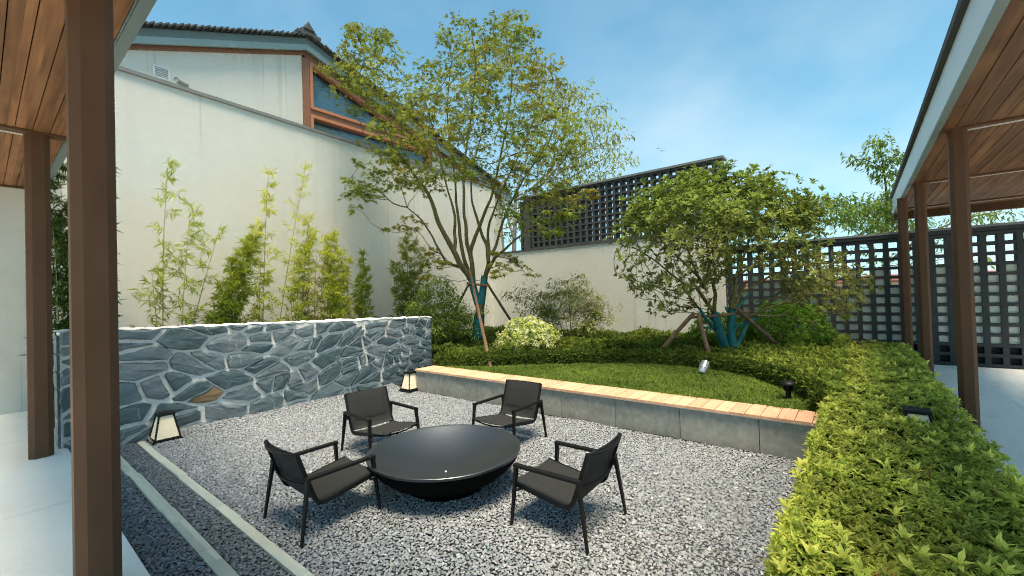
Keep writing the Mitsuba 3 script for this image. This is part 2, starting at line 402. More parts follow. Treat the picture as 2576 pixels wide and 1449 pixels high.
edging_row('edging', 1.285, .072, 1.2, 7.5, (.95, 1.5), 4, 'row of greenish grey edging stones on the gravel side, farther from the walkway')
edging_row('edging_001', .99, .084, 1.2, 7.6, (.95, 1.6), 5, 'row of greenish grey edging stones nearer to the walkway')

# ------------------------------------------------------------------ long garden wall with coping
def wz(x): return 6.12 - .0365 * (x - 1.5)
w = 'garden_wall'; tag(w, 'tall pale plaster garden wall with a thin grey coping behind the bamboo', 'wall')
part(w, 'plaster_face', prism([(-4.5, -.3), (WX + .25, -.3), (WX + .25, wz(WX) - .06), (-4.5, wz(-4.5) - .06)], 'y', WY, WY + .24), 'mat_plaster')
x = -4.5
while x < WX + .2:
    e = min(x + 1.05, WX + .28)
    part(w, 'coping_stone', prism([(x + .002, wz(x) - .06), (e - .002, wz(e) - .06), (e - .002, wz(e) + .012), (x + .002, wz(x) + .012)], 'y', WY - .045, WY + .28), 'mat_coping'); x = e

# ------------------------------------------------------------------ centre wall: plaster below, lattice of dark blocks above
PITCH, ROW, BAR = .2297, .1905, .062
w = 'lattice_wall'; tag(w, 'pale plaster wall topped with a dark open block lattice, behind the trees', 'wall')
part(w, 'plaster_face', box(WX, WX + .30, 2.62, WY - .002, -.3, 3.20), 'mat_plaster')
part(w, 'ledge', cbox(WX - .03, WX + .34, 2.58, WY - .004, 3.20, 3.262, .006), 'mat_block')
LT = .19
def lattice(w, ys, z0, rows, xa, xb, skip=lambda j, k: False, bar=BAR, rail=.024, mat='mat_block'):
    for r in range(rows + 1):
        z = z0 + r * ROW; part(w, 'rail', cbox(xa + .004, xb - .004, min(ys) - .03, max(ys) + .03, z - rail, z + rail, .004), mat)
    for r in range(rows):
        for j, y in enumerate(ys):
            if skip(j, r): continue
            part(w, 'upright', cbox(xa, xb, y - bar / 2, y + bar / 2, z0 + r * ROW + rail + .0005, z0 + (r + 1) * ROW - rail - .0005, .004), mat)


ys = [2.80 + PITCH * i for i in range(26)]
LT = .30
lattice(w, ys, 3.287, 9, WX, WX + LT)
part(w, 'end_post', cbox(WX - .006, WX + LT + .006, 8.67, 8.92, 3.262, 4.94, .006), 'mat_block')
part(w, 'end_post', cbox(WX + .01, WX + LT - .01, 9.0, 9.06, 3.262, 4.94, .006), 'mat_block')
part(w, 'end_post', cbox(WX - .006, WX + LT + .006, 2.60, 2.72, 3.262, 4.965, .006), 'mat_block')
for i in range(5): part(w, 'end_bracket', cbox(WX + .012, WX + LT - .012, 8.92, 9.0, 3.35 + .38 * i, 3.40 + .38 * i, .003), 'mat_block')
y = 2.55
while y < 9.08:
    e = min(y + 1.1, 9.12); part(w, 'coping_stone', cbox(WX - .05, WX + LT + .05, y + .0015, e - .0015, 5.028, 5.085, .005), 'mat_coping'); y = e

# ------------------------------------------------------------------ low fence on the right with frosted glass blocks
w = 'lattice_fence'; tag(w, 'dark block lattice fence with frosted glass filling its lower cells, right of the trees', 'fence')
LT = .24; ys = [2.53 - PITCH * i for i in range(24)]
lattice(w, ys, .155, 13, WX + .02, WX + .02 + LT, bar=.085, rail=.031, mat='mat_block_shaded')
part(w, 'coping', cbox(WX - .02, WX + LT + .06, ys[-1] - .05, 2.58, 2.67, 2.745, .006), 'mat_block_shaded')
part(w, 'coping', cbox(WX - .035, WX + LT + .075, ys[-1] - .06, 2.576, 2.745, 2.79, .006), 'mat_coping')
part(w, 'base', box(WX + .03, WX + LT + .01, ys[-1] - .05, 2.58, -.3, .13), 'mat_block_shaded')
for j in range(23):
    yc = (ys[j] + ys[j + 1]) / 2
    for r in range(2, 10):
        if r == 9 and j % 2: continue
        if r == 8 and j % 4 == 1: continue
        part(w, 'glass_block', cbox(WX + .075, WX + .105, yc - PITCH / 2 + .044, yc + PITCH / 2 - .044, .155 + r * ROW + .034, .155 + (r + 1) * ROW - .034, .006), 'mat_frosted')
    part(w, 'blind_block', box(WX + .18, WX + .19, yc - PITCH / 2 + .044, yc + PITCH / 2 - .044, .18, .155 + 2 * ROW - .026), 'mat_block_shaded')

# ------------------------------------------------------------------ rubble stone wall
def sz(x): return 1.485 - .0265 * (x - .6)
w = 'stone_wall'; tag(w, 'low rubble wall of blue grey slate stones set in pale mortar', 'wall')
XA, XB, YS = .58, 6.17, 7.215
part(w, 'mortar', prism([(XA + .012, -.2), (XB - .02, -.2), (XB - .02, sz(XB) - .03), (XA + .012, sz(XA) - .03)], 'y', YS + .032, YS + .34), 'mat_mortar')
def mortar_cap():
    xs = np.linspace(XA - .012, XB + .012, 150); rng = R(77); rows = []
    for y in (YS + .02, YS + .036, YS + .10, YS + .22, YS + .33, YS + .352):
        edge = y in (YS + .02, YS + .352)
        rows.append(np.stack([xs, y + rng.normal(0, .006, len(xs)), sz(xs) - (.03 if edge else .012) + (meshkit.noise(np.c_[xs * 9, xs * 0 + y * 9, xs * 0]) - .5) * .036], 1))
    v = np.vstack(rows); n = len(xs); i, j = np.meshgrid(np.arange(5), np.arange(n - 1), indexing='ij'); a = (i * n + j).ravel()
    return v, np.vstack([np.stack([a, a + 1, a + n + 1], 1), np.stack([a, a + n + 1, a + n], 1)])
part(w, 'mortar_cap', mortar_cap(), 'mat_mortar', smooth=True)
def rubble():
    """Irregular stones in rough courses: stretched cells, a good part of them split by slanted cracks, corners knocked off."""
    rng = R(23); pts = []; ST = 2.05
    for _ in range(9000):
        q = np.array([rng.uniform(XA, XB), rng.uniform(-.1, 1.5)]); lim = .275 - .020 * (q[0] - XA)
        if all(np.hypot((q[0] - o[0]) / ST, q[1] - o[1]) > lim * s for o, s in pts): pts.append((q, rng.choice([.6, .8, 1.0, 1.1])))
    P = np.array([p for p, _ in pts])
    def fwd(q): return np.stack([q[:, 0] / ST, q[:, 1] - .16 * np.sin(q[:, 0] * 1.5 + .5) - .1 * q[:, 0]], 1)
    def inv(q): x = q[:, 0] * ST; return np.stack([x, q[:, 1] + .16 * np.sin(x * 1.5 + .5) + .1 * x], 1)
    cells = voronoi_diagram(MultiPoint(fwd(P)), envelope=sbox(-2, -4, 8, 4)); frame = Polygon([(XA, -.14), (XB, -.14), (XB, sz(XB) - .012), (XA, sz(XA) - .012)]); todo = []
    for c in cells.geoms:
        g = Polygon(inv(np.array(c.exterior.coords))).buffer(0).intersection(frame)
        if g.is_empty or g.area < .006: continue
        if rng.random() < .45 and g.area > .045:
            q = np.array(g.minimum_rotated_rectangle.exterior.coords)[:3]; e = q[1:] - q[:2]; e = e[np.argmin(np.linalg.norm(e, axis=1))] if rng.random() < .55 else e[np.argmax(np.linalg.norm(e, axis=1))]
            an = math.atan2(e[1], e[0]) + rng.normal(0, .5); d = np.array([math.cos(an), math.sin(an)]); n = np.array([-d[1], d[0]]); p = np.array(g.centroid.coords[0]) + n * rng.uniform(-.05, .05)
            todo += [k for k in (g.intersection(Polygon([p - 9 * d, p + 9 * d, p + 9 * d + s_ * 9 * n, p - 9 * d + s_ * 9 * n])) for s_ in (1, -1)) if k.geom_type == 'Polygon' and k.area > .006]
        else: todo.append(g)
    out = []
    for g in todo:
        b = g.buffer(-rng.choice([.010, .016, .022, .030], p=[.25, .4, .25, .1]), join_style=2)
        if b.is_empty or b.geom_type != 'Polygon' or b.area < .003: continue
        b = b.simplify(.012); q = np.array(b.exterior.coords)[:-1]; m = []; cut = rng.choice([.006, .02, .07], len(q), p=[.55, .3, .15])
        for i in range(len(q)):                                           # corners knocked off, edges hand-split
            a0, a1 = q[i - 1], q[(i + 1) % len(q)]; la, lb = np.linalg.norm(a0 - q[i]), np.linalg.norm(a1 - q[i]); k = min(cut[i], la * .35, lb * .35)
            m += [q[i] + (a0 - q[i]) / la * k, q[i] + (a1 - q[i]) / lb * k * rng.uniform(.5, 1)]
            for s_ in range(1, int(lb / .18) + 1): t = s_ / (int(lb / .18) + 1); m.append(q[i] * (1 - t) + a1 * t + rng.normal(0, .010, 2))
        h = Polygon(m).buffer(0)
        if h.geom_type == 'Polygon' and h.area > .003: out.append(np.array(h.exterior.coords)[:-1])
    return out, rng
stones, rng = rubble()
RUST = min(stones, key=lambda a: np.hypot(*(a.mean(0) - [2.05, .46])) - .9 * math.sqrt(Polygon(a).area))
for q in stones:
    c = q.mean(0); n = len(q); front = YS - rng.uniform(-.004, .022); tilt = rng.normal(0, .06, 2)
    inner = c + (q - c) * np.clip(1 - .016 / np.linalg.norm(q - c, axis=1, keepdims=True), .5, 1)
    mid = c + (q - c) * .55
    def depth(a, d): return np.c_[a[:, 0], front + d + ((a - c) * tilt).sum(1) * .5 + rng.normal(0, .0035, len(a)), a[:, 1]]
    v = np.vstack([depth(q, .055), depth(inner, .004), depth(mid, -.003), depth(c[None], -.004)])
    f = []
    for i in range(n):
        j = (i + 1) % n
        for o in (0, n): f += [[o + i, o + j, o + n + j], [o + i, o + n + j, o + n + i]]
        f.append([2 * n + i, 2 * n + j, 3 * n])
    rusty = q is RUST
    part(w, 'stone', trimesh.Trimesh(v, f, process=False), 'mat_slate_rusty' if rusty else f'mat_slate_{rng.integers(3)}', smooth=28)

zz = -.05
while zz < 1.40:
    e = min(zz + rng.uniform(.16, .34), 1.43); part(w, 'end_stone', cbox(XA - .012 + rng.uniform(-.008, .008), XA + .06, YS + .034, YS + .33, zz + .008, e - .008, .02), f'mat_slate_{rng.integers(3)}'); zz = e

# ------------------------------------------------------------------ bench wall along the lawn
w = 'garden_bench'; tag(w, 'long low retaining bench with wooden slat seat and grey stone cladding', 'bench')
part(w, 'core', box(5.13, 5.50, -.3, 6.46, -.3, .372), 'mat_block')
y = .05
while y < 6.4:
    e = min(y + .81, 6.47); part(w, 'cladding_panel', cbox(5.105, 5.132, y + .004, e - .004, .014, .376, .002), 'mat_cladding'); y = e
part(w, 'end_panel', box(5.132, 5.50, 6.462, 6.475, -.05, .376), 'mat_cladding')
y = .10; rng = R(31)
while y < 6.40:
    part(w, 'slat', cbox(5.072 + rng.normal(0, .002), 5.545, y + .004, y + .144, .386, .416 + rng.normal(0, .0008), .004), 'mat_slat'); y += .148
for xx in (5.11, 5.46): part(w, 'batten', box(xx - .012, xx + .03, .1, 6.45, .372, .386), 'mat_white')

# ------------------------------------------------------------------ the two pavilions that roof the walkways
def column(th, x, y, z1, s=.19, c=.045):
    h = s / 2; o = [(-h + c, -h), (h - c, -h), (h, -h + c), (h, h - c), (h - c, h), (-h + c, h), (-h, h - c), (-h, -h + c)]
    part(th, 'column', prism([(x + a, y + b) for a, b in o], 'z', .121, z1 - .002), 'mat_column')


w = 'walkway_pavilion'; tag(w, 'covered walkway on the left with brown columns and a plank ceiling', 'pavilion')
ZL, XE = 3.70, .73
column(w, .425, 7.07, ZL); column(w, .415, 3.40, ZL); column(w, .415, -.25, ZL)
rng = R(8); xx = XE - .085
while xx > -.9:
    e = max(xx - .128, -.92); cuts = sorted(rng.uniform(-1, 9, 2)); ends = [-2.0, *cuts, WY - .01]
    for a, b in zip(ends[:-1], ends[1:]):
        if b - a > .3: part(w, 'ceiling_plank', cbox(e + .0035, xx - .0035, a + .0015, b - .0015, ZL, ZL + .02, .004), 'mat_soffit_y')
    xx = e
part(w, 'ceiling_back', box(-.92, XE - .10, -2.0, WY - .02, ZL + .03, ZL + .06), 'mat_dark_core')
for y0 in (7.07, 3.40):
    part(w, 'beam', cbox(-.9, .66, y0 - .095, y0 + .045, ZL - .025, ZL - .002, .003), 'mat_column')
    part(w, 'trim_strip', cbox(-.9, .325, y0 + .05, y0 + .12, ZL - .02, ZL - .004, .003), 'mat_pale_strip')
part(w, 'wall_trim', cbox(-.9, .62, WY - .07, WY - .004, ZL - .03, ZL - .002, .003), 'mat_column')
part(w, 'fascia', cat([cbox(XE - .072, XE, -2.2, WY - .01, ZL - .01, ZL + .36, .004), cbox(XE - .083, XE - .0745, -2.2, WY - .01, ZL - .004, ZL + .03, .002)]), 'mat_fascia')
part(w, 'roof', prism([(XE + .05, ZL + .40), (XE + .05, ZL + .46), (-.9, ZL + 1.0), (-.9, ZL + .1), (XE - .075, ZL + .1)], 'y', -2.2, WY - .015), 'mat_tile')

w = 'walkway_pavilion_001'; tag(w, 'covered walkway on the right with slim brown columns beside the hedge', 'pavilion')
ZR, YE = 3.43, -.70
for cx, cy in ((6.80, -.895), (10.0, -.85), (11.55, -.72)): column(w, cx, cy, ZR, .15, .034)
column(w, 3.2, -.9, ZR, .15, .034) if False else None
yy = YE - .055
while yy > -3.1:
    e = max(yy - .122, -3.1); cuts = sorted(rng.uniform(2, 12, 2)); ends = [1.0, *cuts, 14.0]
    for a, b in zip(ends[:-1], ends[1:]):
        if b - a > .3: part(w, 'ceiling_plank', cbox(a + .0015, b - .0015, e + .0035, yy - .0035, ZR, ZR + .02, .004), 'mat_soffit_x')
    yy = e
part(w, 'ceiling_back', box(1.0, 14.0, -3.1, YE - .06, ZR + .03, ZR + .06), 'mat_dark_core')
for x0 in (6.80, 10.0, 13.2):
    part(w, 'beam', cbox(x0 - .075, x0 + .02, -3.1, YE - .06, ZR - .022, ZR - .002, .003), 'mat_column')
    part(w, 'trim_strip', cbox(x0 + .025, x0 + .085, -3.1, -.985, ZR - .02, ZR - .004, .003), 'mat_pale_strip')
part(w, 'end_board', cbox(13.9, 14.02, -3.1, YE - .01, ZR - .16, ZR + .4, .005), 'mat_column')
part(w, 'fascia', cbox(1.0, 14.05, YE - .012, YE, ZR + .012, ZR + .37, .003), 'mat_fascia_lit')
part(w, 'fascia_lip', cbox(1.0, 14.05, YE - .06, YE + .002, ZR - .012, ZR + .010, .003), 'mat_fascia')
part(w, 'roof', prism([(YE + .045, ZR + .375), (YE + .045, ZR + .45), (-3.1, ZR + 1.2), (-3.1, ZR + .1), (YE - .05, ZR + .1), (YE - .05, ZR + .375)], 'x', 1.0, 14.05), 'mat_tile')
for i in range(52):
    x0 = 1.2 + .248 * i
    m = trimesh.creation.cylinder(.022, .30, sections=10); m.apply_transform(trimesh.transformations.rotation_matrix(math.pi / 2 - .33, [1, 0, 0])); m.apply_translation([x0, YE - .10, ZR + .470])
    part(w, 'cover_tile', m, 'mat_tile', smooth=40)

# ------------------------------------------------------------------ house behind the garden wall: a gable towards the court
HY = 11.0
def gz(x): return 8.30 - (.385 * (5.36 - x) if x < 5.36 else .335 * (x - 5.36))
w = 'gabled_house'; tag(w, 'cream house with grey tiled gable roof and brown framed windows behind the garden wall', 'house')
part(w, 'wall', cat([prism([(-3, -.3), (5.285, -.3), (5.285, gz(5.285) - .12), (-3, gz(-3) - .12)], 'y', HY, HY + .3), prism([(9.6, -.3), (13.2, -.3), (13.2, gz(13.2) - .12), (9.6, gz(9.6) - .12)], 'y', HY, HY + .3), box(-3, 13.2, HY + 6, HY + 6.3, -.3, 5.2)]), 'mat_plaster')
part(w, 'gable_trim', prism([(-3, gz(-3) - .20), (5.36, gz(5.36) - .20), (5.36, gz(5.36) + .02), (-3, gz(-3) + .02)], 'y', HY - .03, HY + .02), 'mat_house_brown')
part(w, 'gable_trim', prism([(5.36, gz(5.36) - .26), (13.2, gz(13.2) - .26), (13.2, gz(13.2) + .02), (5.361, gz(5.36) + .02)], 'y', HY - .035, HY + .03), 'mat_house_brown')
part(w, 'corner_post', box(5.29, 5.46, HY - .04, HY + .2, 4, 8.02), 'mat_house_brown')
part(w, 'transom', box(5.46, 9.6, HY - .02, HY + .15, 6.60, 6.73), 'mat_house_brown')
part(w, 'lower_panel', box(5.46, 9.6, HY - .01, HY + .15, 4, 5.2), 'mat_house_brown')
def window(poly, fr=.075):
    g = Polygon(poly); inner = g.buffer(-fr, join_style=2); k = part(w, 'window', prism(g.difference(inner), 'y', HY - .055, HY + .06), 'mat_trim')
    q = np.array(inner.exterior.coords)[:-1]; v = np.c_[q[:, 0], np.full(len(q), HY + .10), q[:, 1]]
    part(k, 'pane', (v, np.array([[0, i, i + 1] for i in range(1, len(q) - 1)])), 'mat_glass')
    lip = inner.difference(inner.buffer(-.025, join_style=2)); part(k, 'inner_frame', prism(lip, 'y', HY + .03, HY + .099), 'mat_house_brown')
    xs = np.arange(inner.bounds[0] + .3, inner.bounds[2], .62)
    for a in xs:
        s = inner.buffer(-.03).intersection(sbox(a, inner.bounds[1], a + .035, inner.bounds[3]))
        if not s.is_empty: part(k, 'blind_strip', prism(s, 'y', HY + .40, HY + .41), 'mat_pale_strip')
    zz = inner.bounds[1] + .09
    while zz < inner.bounds[3]:
        s = inner.buffer(-.005).intersection(sbox(inner.bounds[0], zz, inner.bounds[2], zz + .078))
        if not s.is_empty and s.geom_type == 'Polygon' and s.area > .004: part(k, 'blind_slat', prism(s, 'y', HY + .34, HY + .36), 'mat_blind')
        zz += .09
window([(5.47, 6.74), (8.6, 6.74), (8.6, gz(8.6) - .28), (5.47, gz(5.47) - .28)])
window([(5.47, 5.25), (9.5, 5.25), (9.5, 6.59), (5.47, 6.59)])
part(w, 'interior', box(5.3, 9.7, HY + .45, HY + .5, 4, 8.1), 'mat_interior')
VY = HY - .14
k = part(w, 'roof', prism([(-4, gz(-4) + .16), (5.36, gz(5.36) + .16), (13.6, gz(13.6) + .16), (13.6, gz(13.6) + .24), (5.36, gz(5.36) + .26), (-4, gz(-4) + .24)], 'y', VY, HY + 6.6), 'mat_tile')
sc = lambda x, z: (x * VY / HY, 1.75 + (z - 1.75) * VY / HY)
def verge(z0, z1, ya, yb, mat, name):
    L_ = [(x, gz(x)) for x in (-4, 5.36, 13.6)]
    part(w, name, prism([(x, z + z0) for x, z in L_] + [(x, z + z1) for x, z in L_[::-1]], 'y', ya, yb), mat)
verge(-.13, .012, VY - .05, VY + .01, 'mat_moulding', 'verge_moulding')
verge(.013, .185, VY - .03, VY + .02, 'mat_fascia', 'verge_board')
part(w, 'soffit', prism([(-4, gz(-4) - .10), (5.36, gz(5.36) - .10), (13.6, gz(13.6) - .10), (13.6, gz(13.6) + .1), (5.36, gz(5.36) + .1), (-4, gz(-4) + .1)], 'y', VY + .012, HY - .04), 'mat_fascia')
rng = R(41)
for sgn, lim in ((-1, 9.2), (1, 8.0)):
    s = .12
    while s < lim:
        x0 = 5.36 + sgn * s; ang = math.atan(.385) if sgn < 0 else -math.atan(.335)
        m = cbox(-.085, .085, -.16, .30, -.014, .014, .004); m.apply_transform(trimesh.transformations.rotation_matrix(-ang + sgn * .30, [0, 1, 0])); m.apply_translation([x0, VY - .02 + rng.normal(0, .012), gz(x0) + .232 + rng.normal(0, .006)])
        part(k, 'tile', m, 'mat_tile'); s += .118
part(k, 'ridge_cap', cat([cbox(5.36 - .30, 5.36 + .30, VY - .16, HY + 6, 8.50, 8.57, .01), cbox(5.36 - .20, 5.36 + .20, VY - .14, HY + 6, 8.57, 8.64, .01), prism([(5.22, 8.64), (5.50, 8.64), (5.42, 8.72), (5.36, 8.80), (5.33, 8.84), (5.30, 8.72)], 'y', VY - .18, VY + .25)]), 'mat_tile')
k = part(w, 'vent', cat([cbox(2.26, 2.535, HY - .03, HY - .001, z0, z0 + .028, .003) for z0 in (6.375, 6.60)] + [cbox(x0, x0 + .028, HY - .0301, HY - .001, 6.403, 6.60, .003) for x0 in (2.26, 2.507)]), 'mat_white')
part(k, 'backing', box(2.27, 2.52, HY - .006, HY - .002, 6.39, 6.62), 'mat_block')
for i in range(5): part(k, 'louvre', cbox(2.288, 2.507, HY - .024, HY - .014, 6.42 + .037 * i, 6.437 + .037 * i, .002), 'mat_white')

# far building beyond the fence
w = 'far_building'; tag(w, 'low far building with a dark red roof seen through the fence cells', 'building')
part(w, 'wall', box(30, 38, -16, 16, -.3, 1.86), 'mat_plaster'); part(w, 'roof', prism([(28.8, 1.80), (28.8, 1.88), (33.5, 2.25), (39.2, 1.88), (39.2, 1.80)], 'y', -17, 17), 'mat_far_roof')
for i in range(9): part(w, 'window', box(29.97, 30.01, -14 + 3.2 * i, -12.6 + 3.2 * i, .7, 1.6), 'mat_interior')

# ------------------------------------------------------------------ trees
def trunk_part(th, name, P, r0, r1, mat='mat_bark', sides=9, seed=0, wob=.09, seg=.14):
    return part(th, name, limb_mesh(P, r0, r1, sides, seg, wob, seed), mat, smooth=True)


def nearest_on(limbs, p, up=.0):
    """The nearest point on the limbs that lies a bit below p."""
    d = np.linalg.norm(limbs - p, axis=1) + np.where(limbs[:, 2] > p[2] - .05, .9, 0); return limbs[np.argmin(d)]


def twig_net(limb_pts, centres, r0, r1, rng, sides=5, sag=.12):
    ms = []; pool = limb_pts
    for i in np.argsort(np.linalg.norm(centres - limb_pts.mean(0), axis=1)):
        c = centres[i]; a = nearest_on(pool, c); L = np.linalg.norm(c - a)
        if L < .05: continue
        m1 = a + (c - a) * .4 + rng.normal(0, .05 * L, 3) - [0, 0, sag * L * .5]; m2 = a + (c - a) * .75 + rng.normal(0, .05 * L, 3)
        P = smooth_path([a, m1, m2, c], max(5, int(L / .14))); ra = min(r0, r1 + .006 * L + .002)
        ms.append(tube(P, np.linspace(ra, r1, len(P)), sides, caps=False)); pool = np.vstack([pool, P[len(P) // 2:]])
    return cat(ms), pool


def spray_leaves(centres, size, per, radius, thick, L, tmpl, base, rng, droop=25, hue=None, outward=None):
    """Layered sprays of single leaves round the twig ends; returns (mesh, colours)."""
    N = len(centres); n = per
    az = rng.uniform(0, 6.283, (N, n)); rr = np.sqrt(rng.uniform(0.02, 1, (N, n))) * (radius * size)[:, None]
    tilt = rng.normal(0, .22, (N, 1, 2))
    off = np.stack([rr * np.cos(az), rr * np.sin(az), rng.normal(0, thick, (N, n)) * size[:, None]], -1)
    off[..., 2] += off[..., 0] * tilt[..., 0] + off[..., 1] * tilt[..., 1] - .18 * rr ** 2 / radius
    pos = (centres[:, None] + off).reshape(-1, 3)
    a2 = az + rng.normal(0, .7, (N, n)); dip = np.radians(rng.normal(-droop, 22, (N, n)))
    d = np.stack([np.cos(a2) * np.cos(dip), np.sin(a2) * np.cos(dip), np.sin(dip)], -1).reshape(-1, 3)
    nn = np.stack([np.cos(a2) * -np.sin(dip), np.sin(a2) * -np.sin(dip), np.cos(dip)], -1).reshape(-1, 3) + rng.normal(0, .3, (N * n, 3))
    c = FOL * np.repeat(base, n, 0) * rng.uniform(.7, 1.3, (N * n, 1)) * (1 + rng.normal(0, .06, (N * n, 3)))
    return stamp(*tmpl, pos, frames(d, nn), L * rng.uniform(.65, 1.2, N * n), np.clip(c, .004, .8))


MAPLE_TRUNK = [(7.59,7.24,0.19),(7.59,7.23,0.57),(7.61,7.2,1.01),(7.63,7.16,1.44)]
MAPLE_FORK = [[(7.63,7.16,1.37),(7.59,7.21,1.63),(7.53,7.28,1.97),(7.51,7.29,2.22)],[(7.63,7.16,1.37),(7.67,7.14,1.63),(7.71,7.1,1.97),(7.74,7.08,2.22)]]
MAPLE_LIMBS = [([(7.5,7.31,2.12),(7.41,7.34,2.28),(7.26,7.43,2.52),(7.14,7.48,2.79),(6.98,7.57,3.12),(6.85,7.63,3.39),(6.75,7.64,3.6),(6.66,7.64,3.85),(6.55,7.67,4.11),(6.41,7.72,4.31),(6.26,7.8,4.53),(6.04,7.96,4.93),(5.77,8.16,5.5),(5.51,8.36,6.1),(5.34,8.45,6.78)],0.075,0.012),([(7.25,7.6,2.83),(7.31,7.62,3.08),(7.35,7.68,3.32),(7.41,7.71,3.65),(7.44,7.8,3.93),(7.45,7.9,4.19),(7.45,8.02,4.51),(7.4,8.21,5.35),(7.33,8.4,6.2),(7.23,8.64,7.06)],0.045,0.01),([(7.51,7.29,2.17),(7.49,7.36,2.31),(7.45,7.47,2.63),(7.44,7.54,2.95),(7.44,7.59,3.23),(7.46,7.63,3.55),(7.47,7.68,3.83),(7.48,7.73,4.12),(7.5,7.76,4.57),(7.47,7.85,5.38),(7.45,7.93,6.3),(7.52,7.89,7.22),(7.62,7.83,7.95)],0.055,0.01),([(7.53,7.27,2.12),(7.5,7.25,2.36),(7.45,7.25,2.69),(7.37,7.27,2.94),(7.33,7.26,3.15),(7.3,7.23,3.44),(7.24,7.23,3.69),(7.21,7.18,4.16),(7.18,7.14,4.59),(7.2,7.02,5.31),(7.26,6.85,6.22),(7.27,6.75,7.21),(7.18,6.77,7.87)],0.06,0.01),([(7.5,7.3,2.65),(7.45,7.25,2.82),(7.43,7.15,2.98),(7.42,7.04,3.16),(7.41,6.91,3.35),(7.41,6.78,3.56),(7.4,6.65,3.76),(7.4,6.51,3.95),(7.4,6.37,4.29),(7.43,6.17,4.98),(7.47,5.96,5.83),(7.45,5.82,6.67),(7.28,5.86,7.5)],0.055,0.01),([(7.71,7.05,2.16),(7.81,7.01,2.5),(7.85,7.06,2.77),(7.89,7.12,2.99),(7.89,7.23,3.18),(7.9,7.33,3.4),(7.91,7.43,3.66),(7.92,7.54,3.94),(7.94,7.63,4.21),(8,7.68,4.75),(8.15,7.6,5.49),(8.35,7.46,6.34),(8.48,7.4,7.42)],0.055,0.01),([(7.76,6.97,2.54),(7.87,7.02,2.84),(7.95,7.13,3.22),(8.08,7.17,3.56),(8.24,7.19,3.81),(8.42,7.2,4.12),(8.74,7.03,4.87),(9.09,6.82,5.64),(9.46,6.59,6.65),(9.7,6.53,7.47)],0.04,0.009),([(7.72,7.03,2.25),(7.72,6.8,2.53),(7.66,6.61,2.66),(7.66,6.35,2.79),(7.64,6.08,2.95),(7.72,5.69,3.2),(7.82,5.26,3.55),(7.85,4.92,3.77)],0.045,0.009),([(7.81,6.91,2.73),(7.91,6.84,2.93),(7.99,6.79,3.23),(8.13,6.68,3.72),(8.28,6.56,4.1),(8.56,6.26,4.78),(8.88,5.92,5.38),(9.08,5.73,6.08)],0.04,0.009),([(7.33,7.51,2.46),(7.18,7.63,2.51),(7.05,7.71,2.6),(6.95,7.74,2.78),(6.84,7.8,3),(6.75,7.82,3.19),(6.63,7.87,3.38),(6.52,7.91,3.56),(6.37,8,3.71),(6.24,8.06,3.83),(6.17,8.06,4.02),(6.08,8.07,4.28)],0.035,0.008),([(6.55,8.45,3.93),(6.4,8.58,3.97),(6.25,8.7,4.06),(6.12,8.79,4.22),(5.89,9.01,4.41),(5.59,9.3,4.51)],0.018,0.006),([(7.05,7.85,2.77),(6.86,7.91,2.86),(6.67,7.94,3.04),(6.49,7.96,3.26),(6.26,8.03,3.31)],0.014,0.005),([(7.9,6.8,2.68),(7.93,6.52,2.61),(7.95,6.24,2.45),(7.95,5.96,2.2)],0.014,0.005)]
